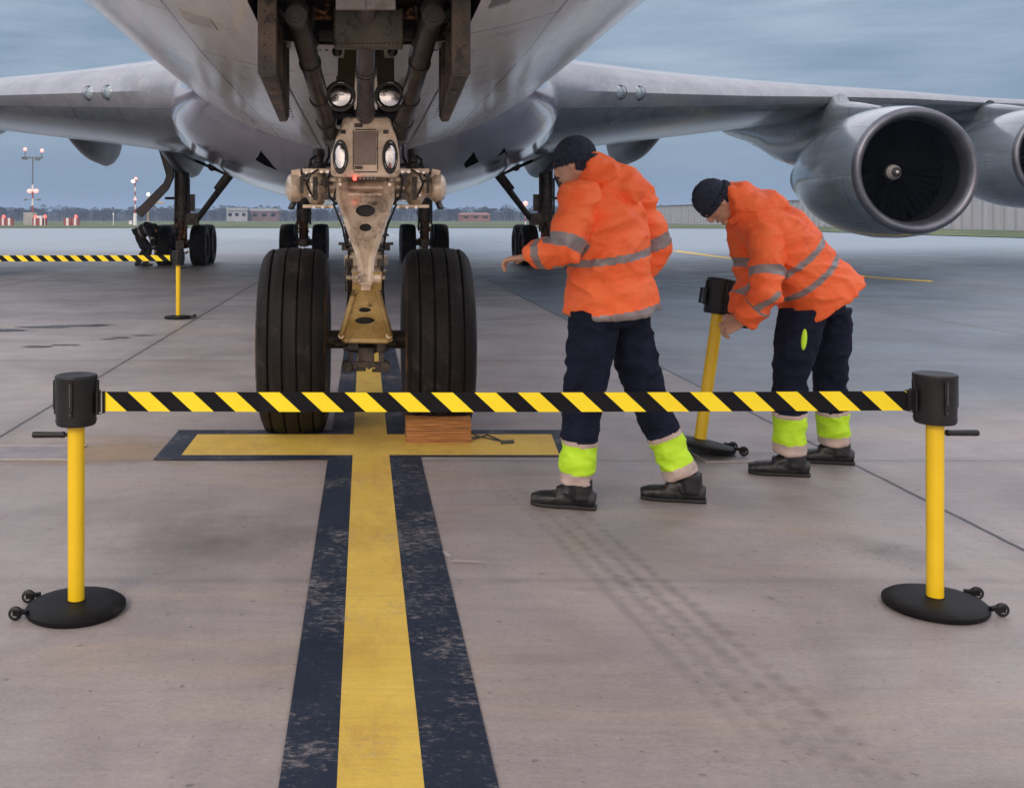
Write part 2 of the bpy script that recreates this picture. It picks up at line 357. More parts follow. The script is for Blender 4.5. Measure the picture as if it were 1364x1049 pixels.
M['well'] = mat('wheel well primer', (.018, .016, .014), (.05, .045, .036), rough=.6, scale=4, bump=.3, bscale=30, dirt=(.02, .016, .012), dlo=.5, dhi=.62)
M['bay'] = mat('bay box paint', (.10, .09, .068), (.17, .152, .12), rough=.5, scale=5, bump=.2, bscale=40, dirt=(.03, .025, .018), dlo=.54, dhi=.64, dscale=12)
M['doorm'] = mat('gear door inner', (.06, .052, .047), (.15, .105, .072), rough=.45, scale=4, bump=.2, bscale=40, dirt=(.025, .022, .02), dscale=9, dlo=.5, dhi=.62)
M['rivet'] = mat('rivets', (.03, .03, .03), (.05, .05, .05), rough=.4, metal=.6)
M['gearl'] = mat('landing gear enamel', (.68, .53, .38), (.88, .74, .57), rough=.28, metal=.25, scale=8, coat=.3, dirt=(.10, .062, .04), dscale=9, dlo=.50, dhi=.72, bump=.08, bscale=60)
M['gearo'] = mat('oily gear enamel', (.42, .30, .12), (.70, .54, .28), rough=.25, metal=.25, scale=5, coat=.4, dirt=(.09, .055, .03), dscale=10, dlo=.55, dhi=.7, bump=.08, bscale=60)
M['geard'] = mat('dark gear steel', (.035, .031, .028), (.11, .09, .075), rough=.42, metal=.25, scale=7, dirt=(.02, .016, .013), dscale=12, dlo=.5, dhi=.64, bump=.1, bscale=60)
M['brace'] = mat('brace steel', (.06, .055, .052), (.105, .095, .088), rough=.4, metal=.3, scale=7, dirt=(.035, .03, .025), dscale=9, dlo=.55, dhi=.7, bump=.1, bscale=40)
M['column'] = mat('drag strut steel', (.15, .135, .135), (.22, .195, .19), rough=.38, metal=.3, scale=6, dirt=(.06, .05, .045), dscale=9, dlo=.56, dhi=.72, bump=.1, bscale=40)
M['rust'] = mat('rusty brake metal', (.05, .022, .010), (.34, .15, .05), rough=.5, metal=.4, scale=18, dirt=(.015, .01, .008), dscale=25, dlo=.48, dhi=.56, bump=.3, bscale=60)
M['black'] = mat('black rubber hose', (.009, .009, .01), (.016, .015, .016), rough=.35, scale=10)
M['piston'] = mat('chromed piston', (.65, .62, .6), (.5, .47, .45), rough=.18, metal=1, scale=8)
def tire_mat():
    m = mat('tyre rubber', (.0065, .006, .0062), (.017, .014, .013), spec=.22, rough=.62, scale=3.2, bump=.25, bscale=70, stretch=(1, 1, 1), dirt=(.065, .05, .043), dscale=7, dlo=.55, dhi=.8, lo=.35, hi=.65)
    t = m.node_tree; b = t.nodes['Principled BSDF']; src = b.inputs['Base Color'].links[0].from_socket
    co = [n for n in t.nodes if n.type == 'TEX_COORD'][0]; s = N(t, 'ShaderNodeMapping'); s.inputs['Scale'].default_value = (60, 2.0, 2.0); t.links.new(co.outputs['Object'], s.inputs[0])
    n = N(t, 'ShaderNodeTexNoise', Scale=1.0, Detail=6.0, Roughness=.7); t.links.new(s.outputs[0], n.inputs['Vector'])
    t.links.new(mixc(t, 1, src, ramp(t, [(.3, .6), (.7, 1.35)], n.outputs[0]).outputs[0], 'MULTIPLY'), b.inputs['Base Color']); return m
M['tire'] = tire_mat()
M['tside'] = mat('scuffed brown sidewall', (.012, .010, .009), (.028, .021, .016), spec=.3, rough=.55, scale=5, dirt=(.17, .085, .035), dscale=13, dlo=.50, dhi=.66, bump=.3, bscale=50, stretch=(1, 1, .5))
M['glass'] = mat('lamp glass', (.5, .52, .52), (.6, .6, .6), rough=.04, metal=.0, coat=1, scale=3)
M['reflector'] = mat('lamp reflector', (.85, .84, .82), (.7, .7, .7), rough=.12, metal=1, scale=14, bump=.3, bscale=12)
M['redlamp'] = mat('lit red lamp', (.9, .05, .03), rough=.3, emis=(1, .06, .04), es=5)
M['pinklamp'] = mat('lit obstruction lamp', (1, .4, .35), rough=.3, emis=(1, .42, .38), es=1.15)
M['warmlamp'] = mat('lit flood lamp', (1, .8, .6), rough=.3, emis=(1, .80, .62), es=2.2)
M['silver'] = mat('silver mark', (.6, .6, .6), rough=.3, metal=.5)
M['plaque'] = mat('plaque', (.30, .24, .20), (.36, .29, .24), rough=.45, scale=8)
M['whitep'] = mat('aged white panel', (.50, .47, .44), (.60, .57, .54), rough=.45, scale=5, dirt=(.25, .22, .18), dlo=.55, dhi=.75)
M['winglens'] = mat('landing lens', (.20, .26, .30), (.30, .37, .41), rough=.08, coat=1, scale=20)
M['bark'] = mat('far winter trees', (.030, .038, .055), (.055, .066, .088), rough=.9, scale=.08)
M['hill'] = mat('far ridge', (.035, .045, .060), (.055, .07, .085), rough=.95, scale=.01)
M['wall'] = mat('pale barrier panel', (.38, .38, .41), (.45, .45, .48), rough=.6, scale=.4, stretch=(1, 1, .2), dirt=(.33, .32, .34), dscale=1.5)
M['walljoint'] = mat('barrier joint', (.30, .30, .32), rough=.7)
M['white'] = mat('white paint', (.70, .70, .70), (.78, .78, .78), rough=.5, scale=3)
M['red'] = mat('red paint', (.26, .05, .05), (.32, .07, .065), rough=.5, scale=3)
M['greym'] = mat('grey mast steel', (.10, .11, .12), (.15, .16, .17), rough=.5, scale=3)
M['conc'] = mat('mast plinth concrete', (.30, .31, .28), (.38, .38, .35), rough=.8, scale=1)
M['roofred'] = mat('red roof', (.24, .10, .08), (.30, .13, .10), rough=.8, scale=.3)
M['ochre'] = mat('ochre lamp arm', (.5, .33, .1), rough=.5)
M['wood'] = None
def wood_mat():
    m = mat('chock timber', (.30, .12, .035), (.52, .25, .08), rough=.55, scale=9, stretch=(.4, 3, 14), lo=.35, hi=.65, bump=.5, bscale=25, dirt=(.10, .045, .02), dscale=5, dlo=.52, dhi=.68); return m
M['wood'] = wood_mat()
M['rope'] = mat('rope', (.035, .045, .05), (.06, .07, .075), rough=.8, scale=40)
M['orange'] = mat('hi-vis orange', (1.0, .145, .030), (1.0, .185, .045), rough=.62, scale=9, bump=.35, bscale=45, dirt=(.62, .07, .02), dscale=4, dlo=.56, dhi=.78)
M['refl'] = mat('grey reflective tape', (.20, .17, .17), (.27, .23, .225), rough=.35, scale=14, spec=.8)
M['beige'] = mat('beige reflective tape', (.50, .39, .35), (.58, .46, .41), rough=.4, scale=14)
M['lime'] = mat('hi-vis yellow', (.50, .84, .02), (.58, .92, .03), rough=.6, scale=10, bump=.3, bscale=50)
M['navy'] = mat('navy workwear', (.004, .006, .018), (.008, .012, .030), spec=.2, rough=.8, scale=8, bump=.4, bscale=120)
M['knit'] = mat('navy knit', (.012, .018, .04), (.024, .034, .065), rough=.85, scale=40, bump=.8, bscale=260)
M['shoe'] = mat('black leather', (.008, .008, .010), (.02, .019, .022), rough=.35, scale=20, bump=.3, bscale=90)
M['sole'] = mat('shoe sole', (.02, .019, .019), (.035, .033, .032), rough=.7, scale=20)
M['lace'] = mat('lace', (.22, .10, .03), rough=.7)
M['skin'] = mat('skin', (.50, .28, .19), (.56, .33, .23), rough=.5, scale=12)
M['hair'] = mat('hair', (.03, .02, .012), (.05, .034, .02), rough=.6, scale=60, bump=.8, bscale=200)
M['dkw'] = mat('dark workwear', (.010, .012, .018), (.02, .022, .03), rough=.8, scale=9)
M['oil'] = None
def decal(name, c, scale, lo, hi, strength, st=(1, 1, 1), rough=.4):
    """see-through stain or light tint: its noise-edged shape belongs to the sheet it lies on (fades towards the sheet's UV edge)"""
    m = bpy.data.materials.new(name); m.use_nodes = True; t = m.node_tree; b = t.nodes['Principled BSDF']
    b.inputs['Base Color'].default_value = (*c, 1); b.inputs['Roughness'].default_value = rough
    co = N(t, 'ShaderNodeTexCoord'); mp = N(t, 'ShaderNodeMapping'); mp.inputs['Scale'].default_value = st; t.links.new(co.outputs['Object'], mp.inputs[0])
    n = N(t, 'ShaderNodeTexNoise', Scale=scale, Detail=7.0, Roughness=.68); t.links.new(mp.outputs[0], n.inputs['Vector'])
    uv = N(t, 'ShaderNodeUVMap'); v = N(t, 'ShaderNodeVectorMath', operation='LENGTH'); t.links.new(uv.outputs[0], v.inputs[0])
    e = mth(t, 'SUBTRACT', 1.0, v.outputs['Value'])
    f = mth(t, 'ADD', n.outputs[0], mth(t, 'MULTIPLY', mth(t, 'SUBTRACT', e, .45), .7))
    a = ramp(t, [(lo, 0), (hi, strength)], f)
    e2 = ramp(t, [(0, 0), (.15, 1)], e); t.links.new(mth(t, 'MULTIPLY', a.outputs[0], e2.outputs[0]), b.inputs['Alpha'])
    return m
M['oil'] = decal('oil stain', (.035, .032, .038), 2.2, .55, .66, .85, (1, 1, 1), .3)
M['mud'] = decal('tyre print dust', (.21, .18, .175), 9, .36, .95, .22)
M['track'] = decal('faint tyre track', (.22, .19, .185), 7, .3, 1.1, .24)
M['soft'] = decal('soft grime', (.2, .175, .17), 4, .35, 1.05, .38)
M['pale'] = decal('pale scuff', (.52, .48, .45), 6, .5, .7, .6)
M['tan'] = decal('painted warm light', (.50, .36, .22), 1.6, .45, .85, .6, (.7, 1.6, 1), .6)  # tan tint standing in for warm light on the ground
def disc_sheet(name, c, rx, ry, z, m, parent=None, n=32, rot=0):
    me = bpy.data.meshes.new(name); cs, sn = math.cos(rot), math.sin(rot)
    vs = [(c[0], c[1], z)]+[(c[0]+rx*math.cos(2*math.pi*i/n)*cs-ry*math.sin(2*math.pi*i/n)*sn, c[1]+rx*math.cos(2*math.pi*i/n)*sn+ry*math.sin(2*math.pi*i/n)*cs, z) for i in range(n)]
    fs = [(0, 1+i, 1+(i+1) % n) for i in range(n)]
    me.from_pydata(vs, [], fs); uv = me.uv_layers.new(name='UVMap')
    for p in me.polygons:
        for li in p.loop_indices:
            vi = me.loops[li].vertex_index; a = 2*math.pi*(vi-1)/n
            uv.data[li].uv = (0, 0) if vi == 0 else (math.cos(a), math.sin(a))
    me.materials.append(M[m]); return me
# ------------------------------------------------------------ ground and markings
def G2(px, py): d = CH*F/(py-VY); return ((px-VX)*d/F, d)
def sheet(name, poly, z, m, kind='structure'):
    o = MB().add([(x, y, z) for x, y in poly], [tuple(range(len(poly)))]).build(name, m, fix=False, ang=0)
    if o.data.polygons[0].normal.z < 0: o.data.flip_normals()
    return tag(o, kind=kind)
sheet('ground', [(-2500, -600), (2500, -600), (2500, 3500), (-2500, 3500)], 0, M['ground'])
sheet('grass_field', [(-2400, 141), (30, 141), (47.5, 134), (45, 100), (46, 60), (60, -200), (2400, -200), (2400, 3400), (-2400, 3400)], .05, M['grass'])
YL, YR, BL, BR = -.068, .150, -.213, .335
T0, T1 = 6.17, 6.76
for i, (nm, poly) in enumerate((
    ('painted_line_yellow', [(YL, -2), (YR, -2), (YR, T0), (1.165, T0), (1.225, T1), (YR, T1), (YR, 16), (YL, 16), (YL, T1), (-1.09, T1), (-1.09, T0), (YL, T0)]),
    ('painted_line_border', [(BL, -2), (YL, -2), (YL, T0), (-1.09, T0), (-1.09, T1), (YL, T1), (YL, 16), (BL, 16), (BL, T1+.14), (-1.235, T1+.14), (-1.235, T0-.12), (BL, T0-.12)]),
    ('painted_line_border', [(BR, -2), (YR, -2), (YR, T0), (1.165, T0), (1.225, T1), (YR, T1), (YR, 16), (BR, 16), (BR, T1+.14), (1.36, T1+.14), (1.36, T1+.0), (1.225, T0-.035), (BR, T0-.035)]),
)):
    sheet(nm, poly, .006, M['yline' if i == 0 else 'bline'])
sheet('painted_line_yellow', [G2(893, 334.6), G2(905, 334), G2(1166, 369), G2(1244, 374.2), G2(1240, 376), G2(1160, 370.5)], .006, M['yline'])
def dec(name, px, py, rx, ry, m, z=.009, rot=0):
    x, y = G2(px, py); o = link(name, disc_sheet(name, (x, y), rx, ry, z, m, rot=rot)); return tag(o, kind='structure')
for px, py, rx, ry in ((60, 436, .75, .2), (108, 434, .8, .22), (140, 433, .35, .12), (160, 450, .3, .13), (142, 452, .22, .1), (190, 447, .3, .08), (55, 462, .42, .17), (85, 460, .35, .12), (10, 440, .8, .3)):
    dec('oil_stain', px, py, rx, ry, 'oil')
dec('warm_light_patch', 150, 600, 1.3, .75, 'tan', .003); dec('warm_light_patch', 380, 600, 1.1, .55, 'tan', .0035); dec('warm_light_patch', 700, 590, .5, .3, 'tan', .0035)  # warm light on the concrete painted as tan sheets
dec('scuff_mark', 625, 750, .16, .03, 'pale', .009, -.1); dec('scuff_mark', 597, 742, .03, .09, 'pale', .0095, .25)
dec('dark_patch', 1185, 735, .26, .4, 'soft', .003, .5); dec('dark_patch', 300, 720, .8, .5, 'soft', .003, .1)
for k_ in range(4):
    o_ = disc_sheet('tyre_track', (1.20-.085*k_, 3.75), .040, 1.6, .0035, 'track', rot=.117); tag(link('tyre_track', o_), kind='structure')
for k_ in range(3):
    o_ = disc_sheet('tyre_track', (2.15-.085*k_, 6.6), .04, 1.2, .0035, 'track', rot=.15); tag(link('tyre_track', o_), kind='structure')
# tyre print: blobs pressed along two rows
ms = bpy.data.meshes.new('tyre_print'); vv = []; ff = []; uvv = []
rr = random.Random(3)
for row, (off, sz) in enumerate(((0, 1.0), (-.085, .85), (-.165, .8), (-.24, .6))):
    for k in range(34):
        a = k/33; d0 = 5.35*(1-a)+2.62*a
        xx = (.995-.02*row)*(1-a)+1.36*a
        c = (xx+off*.9+rr.uniform(-.008, .008), d0+rr.uniform(-.012, .012)+row*.03)
        rx, ry = rr.uniform(.034, .052)*sz, rr.uniform(.038, .056)*sz*(1 if rr.random() > .12 else .4); b0 = len(vv); n = 12
        vv.append((c[0], c[1], .0045)); uvv.append((0, 0))
        for i in range(n): an = 2*math.pi*i/n; vv.append((c[0]+rx*math.cos(an), c[1]+ry*math.sin(an), .0045)); uvv.append((math.cos(an), math.sin(an)))
        ff += [(b0, b0+1+i, b0+1+(i+1) % n) for i in range(n)]
ms.from_pydata(vv, [], ff); ul = ms.uv_layers.new(name='UVMap')
for lp in ms.loops: ul.data[lp.index].uv = uvv[lp.vertex_index]
ms.materials.append(M['mud']); tag(link('tyre_print', ms), kind='structure')
def cover(name, px0, px1, py0, py1, label):
    x0, y1 = G2(px0, py0); x1, y0 = G2(px1, py1); x0 = G2(px0, (py0+py1)/2)[0]; x1 = G2(px1, (py0+py1)/2)[0]
    b = MB().box(((x0+x1)/2, (y0+y1)/2, .003), (x1-x0, y1-y0, .008)); f = MB()
    for s in (-1, 1):
        f.box(((x0+x1)/2, (y0+y1)/2+s*((y1-y0)/2+.012), .004), (x1-x0+.048, .022, .01)); f.box(((x0+x1)/2+s*((x1-x0)/2+.012), (y0+y1)/2, .0035), (.022, y1-y0, .01))
    o = empty(name, ((x0+x1)/2, (y0+y1)/2, 0), label, 'cover'); part(b, 'plate', M['cover'], o, bevel=.002); part(f, 'frame', M['coverf'], o, bevel=.002)
M['cover'] = mat('cover plate', (.22, .20, .21), (.30, .27, .28), rough=.5, scale=5, bump=.2, bscale=90)
M['coverf'] = mat('cover frame', (.34, .31, .31), (.40, .37, .37), rough=.5, scale=5)
cover('access_cover', -60, 100, 595, 612, 'flat grey access cover set in the concrete behind the left front barrier post')
cover('access_cover', 935, 1035, 603, 615, 'flat grey access cover in the concrete between the two workers')
# ------------------------------------------------------------ far background
rb = random.Random(11)
def trees(name, d, x0, x1, n, h0, h1, lq, leaf, dens):
    vs = []; fs = []
    def quad(c, s):
        u = Vector((rb.gauss(0, 1), rb.gauss(0, 1), rb.gauss(0, 1))).normalized(); w = u.cross(Vector((rb.gauss(0, 1), rb.gauss(0, 1), rb.gauss(0, 1)))).normalized()
        b0 = len(vs); vs.extend([c-u*s, c+w*s*.5, c+u*s, c-w*s*.5]); fs.append((b0, b0+1, b0+2, b0+3))
    for i in range(n):
        x = x0+(x1-x0)*rb.random(); y = d+rb.uniform(-25, 30); big = .8+.2*noise.noise(Vector((x*.03, 2, 1)))+.25*noise.noise(Vector((x*.11, 7, 3)))
        h = rb.uniform(h0, h1)*big; w = h*rb.uniform(.28, .5)
        for s in range(3):   # trunk and limbs
            tx, ty = rb.uniform(-w*.4, w*.4), rb.uniform(-w*.4, w*.4); b0 = len(vs)
            vs.extend([Vector((x-.12, y, 0)), Vector((x+.12, y, 0)), Vector((x+tx+.03, y+ty, h*.7)), Vector((x+tx-.03, y+ty, h*.7))]); fs.append((b0, b0+1, b0+2, b0+3))
        for k in range(lq):
            t = rb.random()**.6; a = rb.random()*6.283; r = w*1.15*math.sqrt(rb.random())*math.sqrt(max(.03, 1-(2*t-1)**2))
            quad(Vector((x+math.cos(a)*r, y+math.sin(a)*r, h*(.12+.9*t))), rb.uniform(.5, 1.5)*leaf)
    me = bpy.data.meshes.new(name); me.from_pydata([tuple(v) for v in vs], [], fs); me.materials.append(M['bark'])
    o = link(name, me); return tag(o, 'hazy dark blue line of bare winter trees along the horizon behind the grass', 'treeline', kind='stuff')
trees('treeline', 440, -165, 150, 640, 5.2, 7.6, 170, .26, 1)
rd = []
for k in range(81):
    x = -260+k*7.2; h = 3.4+1.0*noise.noise(Vector((x*.02, 0, 5)))+.5*noise.noise(Vector((x*.13, 3, 5)))
    rd.append([Vector((x, 428, -.2)), Vector((x, 446, h)), Vector((x, 500, h+.6)), Vector((x, 620, -.2))])
o = MB().rings(rd, closed=False, caps=False).build('hills', M['hill'], ang=0); tag(o, kind='structure')
# barrier wall on the right
wl = empty('noise_wall', (70, 160, 0), 'long pale lilac-grey panelled wall beyond the grass on the right', 'wall')
b = MB(); b.box((70.2, 161, 2.1), (.3, 202, 4.2)); part(b, 'panel', M['wall'], wl)
b = MB(); y = 61.0
while y < 262: b.box((70.0, y, 2.1), (.16, .22, 4.24)); y += 2.0
b.box((70.05, 161, 4.25), (.5, 202.4, .12)); part(b, 'post_and_cap', M['walljoint'], wl)
def far_house(name, px0, px1, py0, py1, d, wallm, roofm, label, flat):
    a, c = P(px0, py1, d), P(px1, py0, d); w = c.x-a.x; h = c.z; cx = (a.x+c.x)/2
    o = empty(name, (cx, d, 0), label, 'building'); part(MB().box((cx, d, h*.4), (w, 14, h*.8)), 'wall', wallm, o)
    if flat: part(MB().box((cx, d, h*.9), (w*1.03, 15, h*.2)), 'roof', roofm, o)
    else: part(MB().prism([Vector((cx-w*.53, d-7.6, h*.8)), Vector((cx+w*.53, d-7.6, h*.8)), Vector((cx+w*.47, d, h*1.05)), Vector((cx-w*.47, d, h*1.05))], [Vector((cx-w*.53, d+7.6, h*.8)), Vector((cx+w*.53, d+7.6, h*.8)), Vector((cx+w*.47, d+.01, h*1.05)), Vector((cx-w*.47, d+.01, h*1.05))]), 'roof', roofm, o)
    n = max(3, int(w/5))
    for k in range(n): part(MB().box((cx-w/2+w*(k+.5)/n, d-7.05, h*.5), (w/n*.5, .1, h*.22)), 'window', M['dark'], o)
M['dimw'] = mat('weathered pale cladding', (.30, .31, .33), (.36, .37, .39), rough=.8, scale=.3)
M['dimr'] = mat('weathered red cladding', (.15, .085, .08), (.19, .11, .10), rough=.8, scale=.3)
far_house('warehouse', 305, 332, 277, 290, 405, M['dimw'], M['dimw'], 'pale flat warehouse among the far trees, left of the nose gear', True)
far_house('warehouse', 336, 372, 278, 290, 408, M['dimr'], M['dimw'], 'long low reddish warehouse in the far trees beside the nose gear', True)
far_house('farmhouse', 612, 650, 284, 291, 400, M['roofred'], M['roofred'], 'low red-roofed building on the horizon right of the nose gear', False)
# masts
def banded(o, x, d, z0, z1, r, n, first='red', name='pole'):
    p = MB()
    for k in range(n):
        a, c = z0+(z1-z0)*k/n, z0+(z1-z0)*(k+1)/n; p.cyl((x, d, a), (x, d, c), r, r*.97, 10, m=(k+(0 if first == 'red' else 1)) % 2)
    part(p, name, [M['red'], M['white']], o)
def lamp(o, c, r, m='pinklamp', name='lamp'): part(MB().ball(c, r, 12), name, M[m], o)
d = 190; q = lambda px, py: P(px, py, d)
x = q(43.5, 290).x
o = empty('light_mast', (x, d, 0), 'tall T-shaped mast with lit red lamps on a concrete plinth, leftmost', 'mast')
part(MB().box((q(40.5, 0).x, d, q(0, 283).z/2), (1.85, 2.4, q(0, 283).z)), 'plinth', M['conc'], o, bevel=.04)
part(MB().box((q(52.5, 0).x, d+.2, q(0, 287.5).z/2), (1.1, 1.6, q(0, 287.5).z)), 'cabinet', M['white'], o, bevel=.04)
banded(o, x, d, q(0, 283).z, q(0, 246).z, .17, 4)
p = MB(); p.cyl((x, d, q(0, 246).z), (x, d, q(0, 210).z), .14, .11, 10); p.box((q(43, 0).x, d, q(0, 210).z), (3.9, .5, .28)); 
for px in (33.5, 55.5): p.cyl(q(px, 210), q(px, 201), .09, seg=8)
for px, py in ((33, 211.5), (50, 212.5)): p.box(q(px, py), (.9, .5, .4))
for px in (34, 52): p.box(q(px, 266), (.5, .4, .3))
p.box(q(43, 266), (2.4, .1, .08)); part(p, 'crossarm', M['greym'], o)
for px, py in ((33.5, 199), (56, 200.8)): lamp(o, q(px, py), .36)
for px in (39.5, 48): lamp(o, q(px, 254.5), (.5, .4, .4))
x = q(180, 0).x
o = empty('light_mast', (x, d, 0), 'slim red and white mast with a lit floodlight just left of the main gear', 'mast')
banded(o, x, d, q(0, 284).z, q(0, 243).z, .13, 7); part(MB().cyl((x, d, 0), (x, d, q(0, 284).z), .38, .3, 12), 'base', M['white'], o)
p = MB(); p.box(q(180.5, 241), (.8, .4, .3)); part(p, 'bracket', M['greym'], o)
lamp(o, q(177.5, 241.5), (.45, .3, .28), 'warmlamp', 'flood_lamp'); lamp(o, q(181, 238), .3); lamp(o, q(180, 265.5), .26)
part(MB().box(q(174, 296.5), (.55, .5, .7)), 'cabinet', M['white'], o)
x = q(197, 0).x
o = empty('light_pole', (x, d, 0), 'short thin ochre pole with one lit lamp, beside the crouching worker', 'pole')
part(MB().cyl((x, d, 0), (x, d, q(0, 262).z), .11, .09, 8), 'pole', M['ochre'], o); lamp(o, q(197.5, 259), .33, 'warmlamp'); p = MB().tube([q(205, 272), q(212, 269), q(218, 271)], .14, 8); part(p, 'arm', M['ochre'], o)
o = empty('marker_post', (q(151, 0).x, d, 0), 'thin white marker post standing alone on the far grass', 'post')
part(MB().cyl((q(151, 0).x, d, 0), (q(151, 0).x, d, q(0, 284).z), .07, .06, 8), 'pole', M['white'], o); part(MB().box(q(151, 285), (.25, .2, .4)), 'head', M['white'], o)
x = q(700, 0).x
o = empty('radar_mast', (x, d, 0), 'red and white mast with a round pinkish top seen beside the left worker', 'mast')
banded(o, x, d, 0, q(0, 274).z, .13, 5, 'white'); part(MB().ball(q(700, 271), .45, 14), 'globe', M['pinklamp'], o)
def marker(name, pxs, label, w=1.3):
    for i, (px, ww, lm) in enumerate(pxs):
        z = q(0, 290.3).z
        o = empty(name, (q(px, 0).x, d-6, 0), label[i], 'cabinet', 'red and white cabinets by the far grass')
        p = MB(); n = 3
        for k in range(n): p.box((q(px, 0).x+(k-1)*ww/3, d-6, z/2), (ww/3, .9, z), m=1 if k == 1 else 0)
        part(p, 'body', [M['red'], M['white']], o)
        if lm: lamp(o, (q(px, 0).x, d-6, z+.25), .26, 'redlamp')
marker('equipment_cabinet', ((12, 1.1, 0), (20, 1.0, 1), (28, 1.2, 0), (61, .9, 1), (69, 1.2, 0), (73.5, .5, 1), (103, 1.3, 0), (113, 1.2, 1)),
       ('leftmost plain red and white cabinet near the photo edge', 'red and white cabinet with a red lamp, second from the photo edge', 'red and white cabinet just left of the mast plinth',
        'narrow red and white cabinet with lamp just right of the mast plinth', 'striped cabinet without lamp right of the mast plinth', 'thin striped cabinet with lamp at the end of the row by the plinth',
        'striped cabinet without lamp in the pair standing apart on the grass', 'striped cabinet with red lamp in the pair standing apart on the grass'))
# ------------------------------------------------------------ airliner
AIR = empty('airliner', (0, 7, 0), 'huge grey four-engined jet parked nose-on over the yellow line, nose wheels in the centre', 'aircraft')
HC = 5.52
def lerp_tab(tab, y):
    for (a, *va), (c, *vc) in zip(tab, tab[1:]):
        if y <= c:
            t = max(0, (y-a)/(c-a)); t = t*t*(3-2*t)*.35+t*.65
            return [p+(q_-p)*t for p, q_ in zip(va, vc)]
    return list(tab[-1][1:])
#            Y     halfw  zc    bottom top
FT = [(-.95, .06, 4.85, 4.78, 4.92), (-.7, .75, 4.9, 4.0, 5.6), (-.2, 1.32, 5.0, 3.45, 6.1), (.6, 1.86, 5.1, 3.05, 6.7), (1.8, 2.35, 5.25, 2.75, 7.6), (3.4, 2.92, 5.36, 2.53, 8.9), (5, 3.17, 5.42, 2.41, 9.6), (7, 3.31, 5.45, 2.36, 9.9),
      (10, 3.37, 5.44, 2.33, 9.95), (14, 3.40, 5.42, 2.30, 9.9), (22, 3.40, 5.42, 2.3, 9.7), (30, 3.38, 5.42, 2.3, 8.85), (44, 3.25, 5.5, 2.35, 8.8), (52, 2.75, 5.9, 3.3, 8.75), (60, 1.7, 6.6, 5.0, 8.4), (67, .5, 7.4, 6.8, 8.0)]
def section(y, n=72):
    w, zc, b, tp = lerp_tab(FT, y); r = []
    for k in range(n):
        a = 2*math.pi*k/n; c, s = math.cos(a), math.sin(a)
        if s > 0: x = w*math.copysign(abs(c)**(1.0), c)*(1-.12*max(0, (tp-zc-3.3))/1.1*s*s); z = zc+(tp-zc)*s
        else: x = w*c; z = zc+(zc-b)*s
        r.append(Vector((x, y, z)))
    return r
ys = [-.95, -.85, -.7, -.45, -.2, .2, .6, 1.1, 1.8, 2.6, 3.4, 4.2, 5, 6, 7, 8.5, 10, 12, 14, 18, 22, 26, 30, 37, 44, 48, 52, 56, 60, 64, 67]
mb = MB().rings([section(y) for y in ys]); me = mb.mesh('fus', [M['fus'], M['well']], ang=40)
ob = link('tmpf', me)
cb = MB(); cb.box((0, 4.05, 3.0), (1.12, 3.6, 2.6), m=0)
cb.prism([Vector((-.10, 5.8, 2.0)), Vector((.10, 5.8, 2.0)), Vector((.10, 5.8, 4.2)), Vector((-.10, 5.8, 4.2))], [Vector((-.17, 7.25, 2.0)), Vector((.17, 7.25, 2.0)), Vector((.17, 7.25, 4.2)), Vector((-.17, 7.25, 4.2))])
cme = remesh(cb, .04, [M['fus'], M['well']], smooth=0, pick=lambda c, n: 1); cob = link('tmpc', cme)
cb2 = MB(); cb2.box((0, 4.05, 3.0), (1.12, 3.6, 2.6), m=1); c1 = link('tc1', cb2.mesh('x', [M['fus'], M['well']], ang=0))
cb3 = MB().prism([Vector((-.10, 5.7, 2.0)), Vector((.10, 5.7, 2.0)), Vector((.10, 5.7, 4.2)), Vector((-.10, 5.7, 4.2))], [Vector((-.17, 7.25, 2.0)), Vector((.17, 7.25, 2.0)), Vector((.17, 7.25, 4.2)), Vector((-.17, 7.25, 4.2))], m=1); c2 = link('tc2', cb3.mesh('x', [M['fus'], M['well']], ang=0))
bpy.data.objects.remove(cob)
for c in (c1, c2):
    mo = ob.modifiers.new('b', 'BOOLEAN'); mo.object = c; mo.operation = 'DIFFERENCE'; mo.solver = 'EXACT'
dg = bpy.context.evaluated_depsgraph_get(); dg.update()
fme = bpy.data.meshes.new_from_object(ob.evaluated_get(dg))
for o in (ob, c1, c2): bpy.data.objects.remove(o)
def cyl_uv(me, rad=3.25, zc=5.5):
    ul = me.uv_layers.get('UVMap') or me.uv_layers.new(name='UVMap')
    for lp in me.loops:
        v = me.vertices[lp.vertex_index].co; ul.data[lp.index].uv = (v.y, rad*math.atan2(v.x, -(v.z-zc)))
cyl_uv(fme)
fus = obj_from(fme, 'fuselage', AIR)
def uvxy(o):
    me = o.data; ul = me.uv_layers.new(name='UVMap')
    for lp in me.loops: v = me.vertices[lp.vertex_index].co; ul.data[lp.index].uv = (v.y*.8, v.x)
# cockpit windows
w = MB()
for s in (-1, 1):
    for x0, x1, y0, y1 in ((.06, .75, 2.05, 2.2), (.8, 1.3, 2.25, 2.75), (1.35, 1.55, 2.85, 3.5)):
        w.prism([Vector((s*x0, y0, 7.9)), Vector((s*x1, y1, 7.88)), Vector((s*x1*.93, y1+.35, 8.4)), Vector((s*x0, y0+.4, 8.45))], [Vector((s*x0, y0+.7, 7.7)), Vector((s*x1*.9, y1+.7, 7.7)), Vector((s*x1*.8, y1+.9, 8.2)), Vector((s*x0, y0+.9, 8.2))])
part(w, 'cockpit_window', M['winglens'], AIR)
